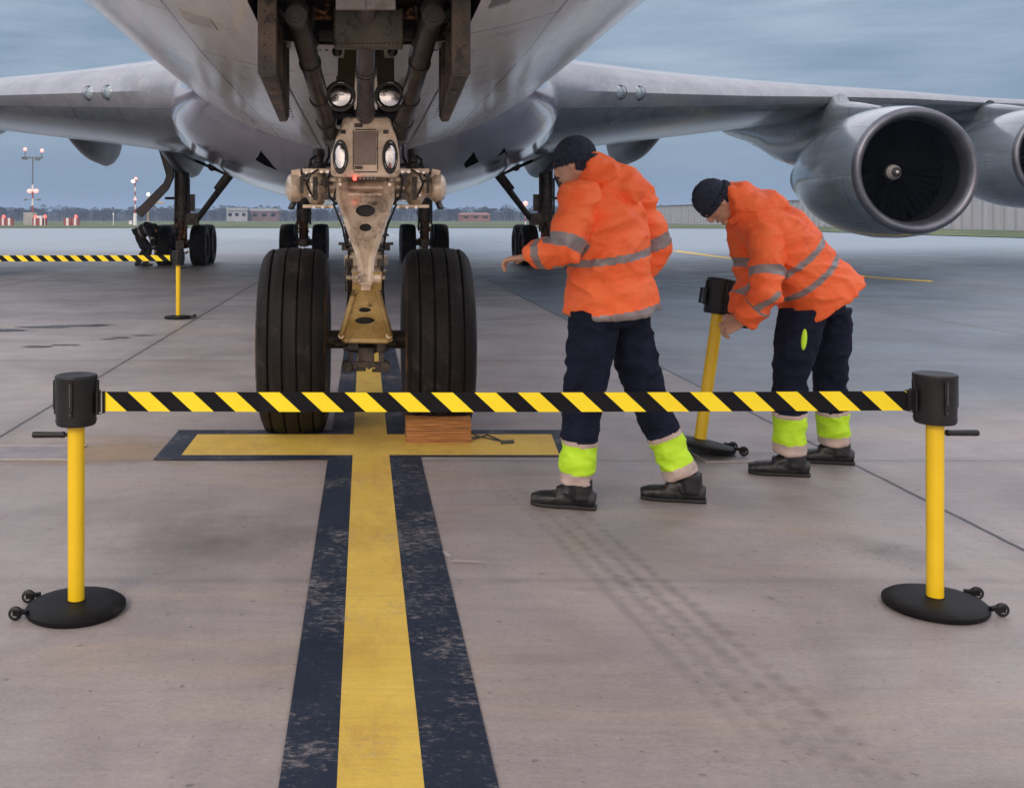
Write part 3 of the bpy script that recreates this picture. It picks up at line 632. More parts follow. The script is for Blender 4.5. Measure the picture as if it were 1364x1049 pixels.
# belly panel details on the skin
def belly(x, y): 
    w_, zc, b, tp = lerp_tab(FT, y); return zc-(zc-b)*math.sqrt(max(0, 1-(x/w_)**2))
for cx_, cy_, rw, rh, mm in ((-.92, 5.75, .085, .15, 'whitep'), (.7, 5.35, .03, .22, 'plaque')):
    b = MB(); b.prism([Vector((cx_-rw, cy_-rh, belly(cx_-rw, cy_-rh)-.006)), Vector((cx_+rw, cy_-rh, belly(cx_+rw, cy_-rh)-.006)), Vector((cx_+rw, cy_+rh, belly(cx_+rw, cy_+rh)-.006)), Vector((cx_-rw, cy_+rh, belly(cx_-rw, cy_+rh)-.006))],
        [Vector((cx_-rw, cy_-rh, belly(cx_-rw, cy_-rh)+.01)), Vector((cx_+rw, cy_-rh, belly(cx_+rw, cy_-rh)+.01)), Vector((cx_+rw, cy_+rh, belly(cx_+rw, cy_+rh)+.01)), Vector((cx_-rw, cy_+rh, belly(cx_-rw, cy_+rh)+.01))])
    if mm == 'whitep': part(b, 'access_panel', M['whitep'], AIR)
# stencil marks: rows of short dark bars and one thin seam
b = MB()
rs = random.Random(5)
def mark(x0, x1, y0, y1): b.add([(x0, y0, belly(x0, y0)-.004), (x1, y0, belly(x1, y0)-.004), (x1, y1, belly(x1, y1)-.004), (x0, y1, belly(x0, y1)-.004)], [(0, 1, 2, 3)])
for i in range(9): xx = .62+i*.012; mark(xx, xx+.005, 4.95-rs.random()*.05, 5.12+rs.random()*.05)
for i in range(4): mark(.245+i*.016, .253+i*.016, 7.2-.3*rs.random(), 8.0+.2*rs.random())
mark(.268, .274, 5.95, 9.3)
for s in (-1, 1):
    yy = 6.6
    while yy < 15: mark(s*.56, s*.572, yy, yy+.9) ; yy += .95
part(b, 'stencil_marks', M['rivet'], AIR, fix=False)
# wing-to-body fairing
FB = [(13.2, 1.9, 3.2, 2.40, 4.0), (14.5, 2.5, 3.2, 2.22, 4.2), (16.5, 3.12, 3.2, 2.02, 4.6), (19, 3.50, 3.2, 1.86, 4.9), (23, 3.68, 3.2, 1.76, 5.1), (29, 3.70, 3.2, 1.74, 5.1), (35, 3.5, 3.2, 1.86, 5.0), (39, 3.1, 3.2, 2.2, 4.8), (42, 2.4, 3.2, 2.7, 4.6)]
def fsec(y, n=64):
    w_, zc, bt, tp = lerp_tab(FB, y); r = []
    for k in range(n):
        a = 2*math.pi*k/n; c, s = math.cos(a), math.sin(a); e = 1.0
        r.append(Vector((w_*math.copysign(abs(c)**e, c), y, zc+(zc-bt if s < 0 else tp-zc)*s)))
    return r
fo = part(MB().rings([fsec(13.2+28.8*i/36) for i in range(37)]), 'wing_root_fairing', M['fair'], AIR, ang=60)
# triangular air inlets in the fairing nose
fo.data.update(); from mathutils.bvhtree import BVHTree
bvh = BVHTree.FromPolygons([v.co+Vector((0, 7, 0)) for v in fo.data.vertices], [tuple(p.vertices) for p in fo.data.polygons])
for tri in (((347, 201), (344, 208), (340, 213), (352, 220), (369, 227), (358, 214)), ((631.5, 202.5), (634, 209), (638, 216), (625, 222), (610.5, 228), (621, 215)), ((672, 197), (674, 202), (676, 207), (666, 214), (655, 220), (663, 208))):
    b = MB(); pts = []
    for px, py in tri:      # the inlet outline laid on the fairing skin where it stands
        dr = (P(px, py, 10)-cam.location).normalized(); h_ = bvh.ray_cast(cam.location, dr)[0]
        if h_ is not None: pts.append(h_-dr*.02)
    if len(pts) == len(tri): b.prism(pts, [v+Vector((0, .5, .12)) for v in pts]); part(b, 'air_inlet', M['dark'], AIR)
for s in ():
    for X0, Y0, sc in ((1.72, 17.2, 1.0), (2.7, 18.7, .95)):
        b = MB()
        f_ = lambda x, y: (lambda v: v[1]-(v[1]-v[2])*(max(0, 1-(abs(x)/v[0])**2))**.5)(lerp_tab(FB, y))
        pts = [(X0-.30*sc, Y0+.2), (X0+.34*sc, Y0), (X0+.22*sc, Y0-.1)]
        zz = f_(X0, Y0); a_ = [Vector((s*(X0-.34*sc), Y0-.42, zz-.20)), Vector((s*(X0+.36*sc), Y0-.42, zz+.05)), Vector((s*(X0+.26*sc), Y0-.42, zz+.36*sc))]
        b.prism(a_, [v+Vector((0, .8, .05)) for v in a_]); part(b, 'air_inlet', M['dark'], AIR)
# wings
def airfoil(t, n=14):
    up = []; lo = []
    for i in range(n+1):
        x = (1-math.cos(math.pi*i/n))/2; yt = 5*t*(.2969*math.sqrt(x)-.126*x-.3516*x*x+.2843*x**3-.1015*x**4)
        up.append((x, yt+.012*math.sin(math.pi*x))); lo.append((x, -yt*.95+.012*math.sin(math.pi*x)))
    return up+lo[::-1][1:-1]    # LE..TE upper, back along lower
#        X     LE_y  LE_z  chord  TE_z  thick
WT = [(2.4, 17.2, 3.62, 17.0, 3.45, .135), (3.6, 18.3, 3.68, 15.6, 3.45, .13), (6, 20.35, 3.86, 13.2, 3.72, .12), (8.5, 22.6, 4.08, 11.6, 4.02, .112), (11.56, 25.3, 4.38, 9.6, 4.36, .10), (15, 28.3, 4.68, 8.3, 4.66, .095), (19.25, 32.0, 4.98, 6.9, 4.98, .09), (25, 37, 5.45, 5.3, 5.45, .09), (31, 42.3, 5.95, 3.6, 5.95, .09), (31.6, 43.2, 6.0, 2.6, 6.0, .05)]
def wing_at(X):
    for a, c in zip(WT, WT[1:]):
        if X <= c[0]: t = (X-a[0])/(c[0]-a[0]); return [p+(q_-p)*t for p, q_ in zip(a, c)]
    return list(WT[-1])
for s in (-1, 1):
    mb = MB(); rg = []
    Xs = [2.4+29.2*i/40 for i in range(41)]
    for X in Xs:
        _, ly, lz, ch, tz, th = wing_at(X); r = []
        for u, v in airfoil(th): r.append(Vector((s*X, ly+u*ch, lz+(tz-lz)*u+v*ch)))
        rg.append(r)
    n = len(rg[0]); mb.rings(rg)
    w_ = part(mb, 'wing', [M['wing'], M['lead'], M['wlow']], AIR, ang=50)
    for p in w_.data.polygons:     # bare metal leading edge
        c = p.center+Vector((0, 7, 0)); _, ly, lz, ch, tz, th = wing_at(min(31.5, abs(c.x)))
        k_ = p.index % n
        if p.index >= n*40: continue
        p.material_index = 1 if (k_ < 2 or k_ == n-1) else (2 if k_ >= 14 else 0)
    uvxy(w_)
    for X, m_ in ((4.78, 0), (5.24, 0)):    # two lenses in the leading edge
        _, ly, lz, ch, tz, th = wing_at(X)
        lb = MB(); lb.ball((s*X, ly+.14, lz+.0), (.125, .22, .135), 18, rot=(0, 0, -s*.6)); part(lb, 'landing_light', M['winglens'], w_)
        fr = MB(); fr.lathe((s*X-s*.0, ly+.07, lz+.0), (-s*.50, -.86, 0), [(-.06, .125), (-.05, .142), (-.02, .145), (-.01, .13)], 24, caps=False); part(fr, 'light_bezel', M['lip'], w_)
    # canoe fairings under the flaps
    for X, y0, L, dz, hw in ((5.35, 26.6, 7.4, 1.05, .42), (8.1, 28.0, 6.0, .98, .42), (13.2, 30.4, 5.2, .8, .34), (17.5, 33.5, 4.5, .6, .3)):
        _, ly, lz, ch, tz, th = wing_at(X); rg = []
        for i in range(19):
            t = i/18; y = y0+L*t; u = min(1.0, (y-ly)/ch); zt = lz+(tz-lz)*u+.05
            k = math.sin(math.pi*min(1, t*1.0))**.55 if t < .62 else math.sin(math.pi*.62)**.55*math.sqrt(max(0.0, 1-((t-.62)/.38)**2.4))
            k = max(k, .03); dep = dz*k*(.55+.6*t if t < .75 else 1.0); r = []
            for j in range(16):
                a = 2*math.pi*j/16; r.append(Vector((s*X+hw*k*math.cos(a), y, zt-.1+(dep if math.sin(a) < 0 else .12)*math.sin(a)*1.0)))
            rg.append(r)
        part(MB().rings(rg), 'flap_fairing', M['canoe'], w_, ang=60)
# engines with pylons
def engine(s, X, Y, Z, wingX):
    e = MB().lathe((s*X, Y, Z), (0, 1, 0), [(.10, 1.335), (.30, 1.385), (.8, 1.43), (1.5, 1.44), (2.3, 1.38), (3.1, 1.24), (3.75, 1.06), (3.78, 1.0), (3.7, .96), (2.6, .9)], 64, caps=False)
    eo = part(e, 'engine', M['nac'], AIR, ang=50); eo.data.uv_layers.new(name='UVMap')
    for lp in eo.data.loops:
        v = eo.data.vertices[lp.vertex_index].co; eo.data.uv_layers[0].data[lp.index].uv = (v.y*.9+.3, 1.4*math.atan2(v.x-s*X, v.z-Z))
    l = MB().lathe((s*X, Y, Z), (0, 1, 0), [(.10, 1.337), (.03, 1.31), (-.01, 1.26), (-.015, 1.22), (.02, 1.17), (.10, 1.12), (.25, 1.085), (.34, 1.08)], 64, caps=False); part(l, 'inlet_lip', M['lip'], eo, ang=70)
    l = MB().lathe((s*X, Y, Z), (0, 1, 0), [(.34, 1.08), (.7, 1.10), (1.2, 1.13)], 64, caps=False); part(l, 'inlet_duct', M['fan'], eo, ang=70)
    f = MB().lathe((s*X, Y+1.25, Z), (0, 1, 0), [(0, 1.13), (.02, .0011)], 48, caps=False)
    for k in range(34):
        a = 2*math.pi*k/34; c, sn = math.cos(a), math.sin(a); q_ = []
        for r_, tw, yy in ((.2, .03, .9), (1.1, .10, .95)):
            t1 = Vector((-sn, 0, c)); rv_ = Vector((c, 0, sn)); cc = Vector((s*X, Y+yy+.1, Z))+rv_*r_
            q_ += [cc-t1*tw-Vector((0, .06, 0)), cc+t1*tw+Vector((0, .06, 0))]
        f.add(q_, [(0, 1, 3, 2)])
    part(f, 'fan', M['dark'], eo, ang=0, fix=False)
    part(MB().lathe((s*X, Y+.78, Z), (0, 1, 0), [(0, .002), (.015, .035)], 24).lathe((s*X, Y+.78, Z), (0, 1, 0), [(.015, .036), (.05, .08), (.08, .105)], 24, m=1, caps=False).lathe((s*X, Y+.78, Z), (0, 1, 0), [(.08, .106), (.13, .14), (.18, .165)], 24, caps=False).lathe((s*X, Y+.78, Z), (0, 1, 0), [(.18, .166), (.3, .2), (.5, .22)], 24, m=1), 'spinner', [M['spin'], M['spind']], eo, ang=70)
    c = MB().lathe((s*X, Y, Z), (0, 1, 0), [(3.2, .80), (4.2, .72), (4.9, .60), (5.15, .54), (5.15, .48), (4.9, .5)], 40, caps=False); c.lathe((s*X, Y, Z), (0, 1, 0), [(4.7, .3), (5.2, .27), (5.9, .02)], 24)
    part(c, 'core_nozzle', M['nac2'], eo, ang=50)
    _, ly, lz, ch, tz, th = wing_at(wingX); rel = ly-25.3
    prof = [(Y+1.5, Z+1.30, Z+1.50), (Y+2.3, Z+1.15, Z+1.66), (Y+3.4, Z+.95, Z+1.84), (ly-.2, Z+.75, lz+.06), (ly+.5, Z+.62, lz+.1), (ly+1.6, Z+.45, lz+.0), (ly+2.6, Z+.42, lz+.0), (ly+3.6, Z+.62, lz), (ly+5.2, Z+1.15, lz), (ly+7.4, Z+1.62, lz+.02), (ly+8.2, Z+1.85, lz)]
    rg = []
    for i, (y, b_, t_) in enumerate(prof):
        w_ = .04 if i == 0 else (.17 if i == 1 else .27 if i < 8 else .2 if i < 10 else .04); r = []
        for j in range(16): a = 2*math.pi*j/16; r.append(Vector((s*X+w_*math.cos(a)*(1 if abs(math.sin(a)) < .9 else .9), y, (b_+t_)/2+(t_-b_)/2*math.copysign(abs(math.sin(a))**.6, math.sin(a)))))
        rg.append(r)
    po = part(MB().rings(rg), 'pylon', M['nac'], eo, ang=60); uvxy(po)
M['spind'] = mat('spinner dark', (.05, .047, .047), rough=.4)
M['nac2'] = mat('nozzle metal', (.17, .18, .20), (.24, .25, .27), rough=.35, metal=.6, scale=4)
for s in (-1, 1):
    engine(s, 11.56, 21.6, 2.41, 11.56); engine(s, 19.25, 28.5, 3.12, 19.25)
# tail, plain: never in this view but part of the machine
part(MB().prism([Vector((-.25, 54, 8.5)), Vector((.25, 54, 8.5)), Vector((.12, 63, 18.8)), Vector((-.12, 63, 18.8))], [Vector((-.05, 66, 7.8)), Vector((.05, 66, 7.8)), Vector((.03, 67.5, 18.8)), Vector((-.03, 67.5, 18.8))]), 'tail_fin', M['wing'], AIR)
for s in (-1, 1): part(MB().prism([Vector((s*.5, 57, 7.4)), Vector((s*10.5, 66, 8.4)), Vector((s*10.5, 66, 8.5)), Vector((s*.5, 57, 7.9))], [Vector((s*.5, 64, 7.5)), Vector((s*10.5, 68.5, 8.4)), Vector((s*10.5, 68.5, 8.45)), Vector((s*.5, 64, 7.6))]), 'tailplane', M['wing'], AIR)
# ------------------------------------------------------------ wheels
def tire_profile(w=.45, R0=.62):
    h = w/2; pr = [(-h*.70, R0*.47), (-h*.86, R0*.50), (-h*.98, R0*.62), (-h*1.0, R0*.74), (-h*.985, R0*.83), (-h*.93, R0*.90), (-h*.83, R0*.95), (-h*.72, R0*.978)]
    g = [-.135, -.045, .045, .135]; x = -h*.72
    for gx in g:
        gx *= w/.45; wd = .0055; rg_ = R0*(1-.022*(abs(gx)/(h*.72))**2.2)
        pr += [(gx-wd-.004, rg_), (gx-wd, rg_-.004), (gx-wd*.6, rg_-.020), (gx+wd*.6, rg_-.020), (gx+wd, rg_-.004), (gx+wd+.004, rg_)]
        if gx < 0 and gx > -.1: pr += [(0, R0)]
    pr += [(h*.72, R0*.978), (h*.83, R0*.95), (h*.93, R0*.90), (h*.985, R0*.83), (h*1.0, R0*.74), (h*.98, R0*.62), (h*.86, R0*.50), (h*.70, R0*.47)]
    return pr
def wheel(parent, cx_, cy_, R0=.62, w=.45, nm='wheel', seg=96, detail=True, sub=True):
    dz = R0-.022
    mb = MB().lathe((cx_, cy_, dz), (1, 0, 0), tire_profile(w, R0), seg, caps=False)
    for v in mb.v:      # flattened where it carries the load, slightly bulged beside it
        if v.z < .03:
            v.z = .001+max(0, v.z)*.03
    t = part(mb, nm, [M['tire'], M['tside']], parent, ang=40)
    ox = sum(v.co.x for v in t.data.vertices)/len(t.data.vertices)
    for p in t.data.polygons:
        if abs(p.center.x-ox) > w*.5*.95: p.material_index = 1
    r = MB()
    for s in (-1, 1):
        r.lathe((cx_, cy_, dz), (s, 0, 0), [(w*.35, R0*.49), (w*.40, R0*.47), (w*.36, R0*.43), (w*.22, R0*.36), (w*.16, R0*.28), (w*.2, R0*.16), (w*.34, R0*.14), (w*.36, R0*.02)], 40)
        if detail:
            for k in range(10): a = 2*math.pi*k/10; r.cyl((cx_+s*w*.2, cy_+math.cos(a)*R0*.3, dz+math.sin(a)*R0*.3), (cx_+s*w*.3, cy_+math.cos(a)*R0*.3, dz+math.sin(a)*R0*.3), R0*.03, seg=8)
    part(r, 'rim', M['rust'], t) if sub else part(r, 'rim', M['rust'], parent)
    return t
# ------------------------------------------------------------ nose gear (parts of the airliner; sub-parts below them)
YN = 7.0; XC = .012
ng = MB()
ng.cyl((XC, YN+.05, 1.02), (XC, YN+.05, 2.75), .128, seg=32)
for z, r_, h in ((1.13, .150, .075), (1.22, .138, .02), (1.30, .14, .018), (1.05, .142, .03)): ng.cyl((XC, YN+.05, z-h/2), (XC, YN+.05, z+h/2), r_, seg=32)
ng.cyl((XC, YN+.03, 1.50), (XC, YN+.03, 1.80), .165, seg=32)
ng.box((XC, YN-.1, 1.62), (.30, .34, .2)); ng.cyl((XC-.14, YN-.3, 1.615), (XC+.14, YN-.3, 1.615), .045, seg=20)
NG = part(ng, 'nose_gear', M['gearl'], AIR, bevel=.005)
g = MB(); g.cyl((XC, YN+.05, .74), (XC, YN+.05, 1.06), .118, .118, 32); g.cyl((XC, YN+.05, .95), (XC, YN+.05, 1.0), .125, seg=32)
part(g, 'lower_strut', M['rust'], NG)
g = MB(); g.cyl((XC, YN+.05, .80), (XC, YN+.05, 1.02), .1); part(g, 'piston', M['piston'], NG)
g = MB(); g.cyl((-.52, YN, .598), (.54, YN, .598), .062); g.ball((XC, YN+.02, .64), (.17, .16, .15), 20); g.box((XC, YN-.03, .60), (.30, .2, .13))
for x in (-.11, -.05, .035, .09): g.ball((XC+x, YN-.16, .615), (.032, .045, .035), 12)
g.box((XC-.085, YN-.2, .578), (.075, .07, .05)); g.box((XC+.1, YN-.2, .575), (.06, .08, .06)); g.cyl((XC-.21, YN-.12, .585), (XC+.2, YN-.12, .585), .022)
part(g, 'axle', M['geard'], NG, bevel=.004)
# tow fitting
g = MB(); zt = .455
g.box((XC, YN-.20, zt), (.24, .04, .035)); 
for x in (-.125, .125): g.cyl((XC+x, YN-.24, zt-.012), (XC+x, YN-.10, zt-.012), .035, seg=16); g.box((XC+x*.82, YN-.16, zt+.035), (.035, .06, .1))
for x in (-.07, 0.02, .075): g.cyl((XC+x, YN-.235, zt-.01), (XC+x, YN-.19, zt-.01), .017, seg=10)
g.box((XC-.06, YN-.17, zt-.03), (.12, .05, .03)); g.box((XC, YN-.15, zt+.06), (.11, .05, .1)); g.cyl((XC+.04, YN-.22, zt-.035), (XC+.115, YN-.22, zt-.035), .012, seg=10)
part(g, 'tow_fitting', M['geard'], NG, bevel=.003)
def link_plate(name, loops, depth, yz, mtl, rim, rr_=.019):
    vs, fs = plate(loops, depth); mb = MB(); mb.add([Vector((x, yz(z)-0+t, z)) for x, z, t in [(v.x, v.y, v.z) for v in vs]], fs)
    for line_ in rim: mb.tube([Vector((x, yz(z)-depth*.5, z)) for x, z in line_], rr_, 10)
    return part(mb, name, mtl, NG, ang=30)
def px2(px, py, d): v = P(px, py, d); return (v.x, v.z)
M['bracket'] = mat('painted hole shade', (.03, .03, .032), (.05, .05, .055), rough=.5, scale=12)  # dark grey standing in for the shade seen through the link holes
# upper torque link : outline read at 6.5 m
D1 = 6.5
up_l = [px2(*p, D1) for p in ((448, 242), (463, 241), (463, 254), (468, 257.5), (506, 257.5), (512, 254), (512, 241), (525.5, 242), (524, 264), (519, 268), (496, 347), (494.5, 376), (480, 376), (479, 347), (456, 268), (450, 264))]
holes = [[px2(*p, D1) for p in ell(487, 280.5, 14, 9)], [px2(*p, D1) for p in ell(487, 303, 8.8, 6)], [px2(*p, D1) for p in ell(487, 329.5, 2, 1.6, 10)]]
ztop, zap = px2(0, 242, D1)[1], px2(0, 376, D1)[1]
fy1 = lambda z: 6.68-(ztop-z)/(ztop-zap)*.34
link_plate('torque_link', [up_l]+holes, .05, fy1, M['gearl'], [[px2(*p, D1) for p in ((450, 244), (451, 264), (480, 346), (481, 374))], [px2(*p, D1) for p in ((523.5, 244), (522.5, 264), (494.5, 346), (493.5, 374))], [px2(*p, D1) for p in ((464, 258.5), (509, 258.5))]])
lo_l = [px2(*p, D1) for p in ((471, 361), (480, 361), (480, 380), (495, 380), (495, 361), (508, 361), (507, 384), (502, 387), (520, 446), (524, 458), (518, 462), (456, 460), (450, 452), (456, 440), (473, 387), (470, 384))]
holes2 = [[px2(*p, D1) for p in ell(486, 413.5, 9, 4.4)], [px2(*p, D1) for p in ell(486, 429, 14, 6)]]
z2t, z2b = px2(0, 361, D1)[1], px2(0, 461, D1)[1]
fy2 = lambda z: 6.36+(z2t-z)/(z2t-z2b)*.38
link_plate('torque_link', [lo_l]+holes2, .05, fy2, M['gearo'], [[px2(*p, D1) for p in ((472.5, 387), (457, 440), (453, 452))], [px2(*p, D1) for p in ((503, 387), (518, 440), (521, 452))], [px2(*p, D1) for p in ((458, 458), (517, 459))]], .019)
for (a_, b_, dd_, nm_) in (((474, 272), (500, 289), 6.6, 'shade_plate'), ((479, 298), (496, 309), 6.55, 'shade_plate'), ((478, 409), (496, 418), 6.62, 'shade_plate'), ((473, 424), (501, 435), 6.68, 'shade_plate')):
    p0, p1 = P(*a_, dd_), P(*b_, dd_); part(MB().box(((p0.x+p1.x)/2, dd_+.035, (p0.z+p1.z)/2), (p1.x-p0.x, .012, p0.z-p1.z)), 'hole_shade', M['bracket'], NG, bevel=.002)  # added dark plates behind the holes, imitating shade inside the link
g = MB()
for px in (476, 501): x, z = px2(px, 368, D1); g.cyl((x-.03, 6.37, z), (x+.03, 6.37, z), .036, seg=20)
x, z = px2(487.5, 379, D1); g.box((x, 6.40, z-.01), (.06, .05, .035)); x, z = px2(487, 368, D1); g.cyl((x-.12, 6.37, z), (x+.12, 6.37, z), .014)
for px in (453.5, 519): x, z = px2(px, 450, D1); g.cyl((x, 6.74, z-.004), (x, 6.66, z-.004), .02, seg=12)
for px in (454, 520): x, z = px2(px, 257, D1); g.cyl((x, 6.68, z), (x, 6.63, z), .012, seg=12)
part(g, 'hinge_pin', M['gearl'], NG, bevel=.002)
g = MB()
for px, py, w_ in ((465, 368, .035), (465, 350, .05), (507, 350, .05)): x, z = px2(px, py, 6.75); g.box((x, 6.78, z), (w_, .05, .05))
x, z = px2(462, 368, 6.7); g.cyl((x, 6.7, z-.1), (x, 6.7, z+.09), .012); g.cyl((x-.02, 6.7, z+.02), (x+.03, 6.7, z-.03), .016)
for z_ in (1.30, 1.21, 1.24): g.tube([Vector((XC+.15*math.cos(a), YN+.03-.14*math.sin(a), z_+.006*math.sin(5*a))) for a in [math.pi*i/14 for i in range(15)]], .009, 8)
for sx in (-1, 1): g.box((XC+sx*.145, YN-.04, 1.225), (.035, .05, .05)); g.box((XC+sx*.15, YN-.03, 1.245), (.07, .03, .018))
part(g, 'line_bracket', M['geard'], NG, bevel=.002)
g = MB()
for sx, xo in ((-1, 0), (1, .012)):
    for k in range(1):
        x = XC+sx*(.135+.025*k); g.tube([Vector((x-sx*.03, YN-.08+.02*k, 1.95)), Vector((x, YN-.12, 1.6)), Vector((x+sx*.01, YN-.06, 1.4)), Vector((x-sx*.02, YN-.04, 1.2)), Vector((x-sx*.03, YN-.05, 1.0)), Vector((x-sx*.01, YN-.05, .8)), Vector((x, YN-.02, .66))], .009, 8)
    g.tube([Vector((XC+sx*.28, YN-.2, 1.86)), Vector((XC+sx*.36, YN-.26, 1.80)), Vector((XC+sx*.39, YN-.2, 1.66)), Vector((XC+sx*.34, YN-.12, 1.52))], .010, 8)
    g.tube([Vector((XC+sx*.2, YN-.1, 2.1)), Vector((XC+sx*.25, YN-.2, 2.0)), Vector((XC+sx*.24, YN-.25, 1.82)), Vector((XC+sx*.3, YN-.12, 1.72))], .009, 8)
part(g, 'hydraulic_hose', M['black'], NG)
for sx in (-1, 1):      # small lines, clamps and bolt heads that crowd the leg
    g = MB()
    for k in range(3):
        a0 = P(486+sx*(30+3*k), 236+4*k, 6.70-.02*k); g.tube([a0, a0+Vector((sx*.02, -.03, -.07)), a0+Vector((sx*(.005+.01*k), -.04, -.14)), a0+Vector((-sx*.03, .0, -.22-.03*k)), a0+Vector((-sx*.055, .06, -.34-.04*k))], .0065, 8)
    g.tube([P(486+sx*44, 226, 6.62), P(486+sx*50, 240, 6.58), P(486+sx*47, 262, 6.6), P(486+sx*38, 272, 6.66)], .008, 8)
    g.tube([P(486+sx*62, 226, 6.60), P(486+sx*72, 232, 6.55), P(486+sx*78, 244, 6.58), P(486+sx*70, 262, 6.64)], .007, 8)
    part(g, 'brake_hose', M['black'], NG)
    g = MB()
    for px, py, r_ in ((40, 231, .012), (50, 229, .011), (58, 229, .011), (70, 229, .012), (78, 230, .01), (44, 276, .01), (56, 276, .011), (68, 276, .011), (52, 266, .010), (73, 240, .010), (73, 260, .010), (33, 246, .012), (33, 268, .010)):
        c_ = P(486+sx*px, py, 6.64); g.cyl(c_, c_+Vector((0, -.014, 0)), r_, seg=6); g.cyl(c_+Vector((0, -.02, 0)), c_, r_*.45, seg=6)
    for py in (285, 300, 318, 338): c_ = P(486+sx*(34-(py-285)*.42), py, 6.72); g.cyl(c_, c_+Vector((0, -.03, 0)), .008, seg=6)
    part(g, 'bolt_heads', M['piston'], NG)
    g = MB()
    for py, r_ in ((243, .024), (262, .02)): c_ = P(486+sx*52, py, 6.70); g.cyl(c_, c_+Vector((0, -.07, 0)), r_, seg=12); g.cyl(c_+Vector((0, -.07, 0)), c_+Vector((0, -.085, 0)), r_*1.25, seg=6)
    g.box(P(486+sx*84, 246, 6.66), (.02, .05, .11)); g.box(P(486+sx*66, 251, 6.63), (.03, .03, .15)); part(g, 'cylinder_fitting', M['geard'], NG, bevel=.002)
# steering collar and cylinders across the strut
def steer(sx):
    q_ = lambda px, py, d=6.72: P(486+sx*px, py, d)
    zc_ = q_(0, 250).z; g = MB(); d = 6.78
    X = lambda px: (sx*px)*d/F+XC
    ax = (sx, 0, 0); o = Vector((XC, d, CH+(VY-250)*d/F)); k = d/F
    g.lathe(o, ax, [(36*k, .03), (38*k, .085), (44*k, .085), (45*k, .05), (52*k, .05), (54*k, .09), (58*k, .115), (66*k, .128), (73*k, .118), (77*k, .08), (79*k, .065), (85*k, .065), (87*k, .085), (93*k, .098), (99*k, .096), (104*k, .075), (107*k, .03), (107.5*k, .002)], 32)
    for py, th in ((228.5, .03), (275, .022)):
        z = CH+(VY-py)*d/F; g.box((XC+sx*62*k, d+.02, z), (42*k, .26, th))
    for py in (240, 250, 260): z = CH+(VY-py)*d/F; g.box((XC+sx*44*k, d-.07, z), (15*k, .06, 5.5*k))
    g.box((XC+sx*92*k, d+.02, CH+(VY-232)*d/F), (12*k, .14, 12*k), rot=(0, sx*.2, 0)); g.cyl(Vector((XC+sx*34*k, d-.1, zc_-.1)), Vector((XC+sx*34*k, d-.1, zc_+.1)), .025)
    for py in (243, 252, 261): g.ball((XC+sx*60*k, d-.115, CH+(VY-py)*d/F), .012, 8)
    part(g, 'steering_cylinder', M['gearl'], NG, bevel=.003)
    g = MB(); zt_ = CH+(VY-218)*d/F; bx = XC+sx*(-62*k if False else 63*k)
    g.lathe((bx, d, CH+(VY-224)*d/F), (0, 0, 1), [(0, .05), (.03, .055), (.04, .035), (.07, .035), (.085, .045), (.12, .04), (.13, .02)], 16)
    g.tube([Vector((bx, d, zt_)), Vector((XC+sx*.22, d, zt_-.01))], .012, 8); g.tube([Vector((XC+sx*96*k, d+.02, CH+(VY-268)*d/F)), Vector((XC+sx*100*k, d, CH+(VY-278)*d/F))], .014, 8, b=.03)
    g.tube([Vector((XC+sx*80*k, d-.05, zt_-.03)), Vector((XC+sx*90*k, d-.02, zt_-.10)), Vector((XC+sx*75*k, d-.1, zt_-.12))], .009, 8)
    part(g, 'valve', M['black'], NG)
steer(-1); steer(1)
# landing light panel on the strut
D2 = 6.5
vs, fs = plate([[px2(*p, D2) for p in ((459, 160), (462, 158), (515, 158), (518, 160), (525, 178), (530, 207), (530.5, 231), (528, 233.5), (446, 233.5), (443, 231), (443, 207), (452, 178))]], .14, .012)
g = MB(); g.add([Vector((v.x, 6.60+v.z, v.y)) for v in vs], fs)
LP = part(g, 'light_panel', M['gearl'], NG, ang=30)
zz = lambda py: CH+(VY-py)*D2/F; xx_ = lambda px: (px-VX)*D2/F
g = MB(); g.box((xx_(486.5), 6.502, (zz(175)+zz(219))/2), (xx_(501)-xx_(472), .03, zz(175)-zz(219))); part(g, 'plaque', M['plaque'], NG, bevel=.004)
g = MB()
for px, py, w_, h_ in ((457, 175.5, 7, 5), (514, 175.5, 7, 5), (477.5, 167, 11, 5), (478, 223, 10, 4)): g.box((xx_(px), 6.506, zz(py)), (w_*D2/F, .02, h_*D2/F))
g.box((xx_(487), 6.508, zz(172.5)), (.13, .012, .006)); g.box((xx_(470.5), 6.508, zz(200)), (.005, .012, .25)); g.box((xx_(503), 6.508, zz(200)), (.005, .012, .25)); g.box((xx_(487), 6.508, zz(229)), (.15, .012, .006))
part(g, 'label_plate', M['geard'], NG)
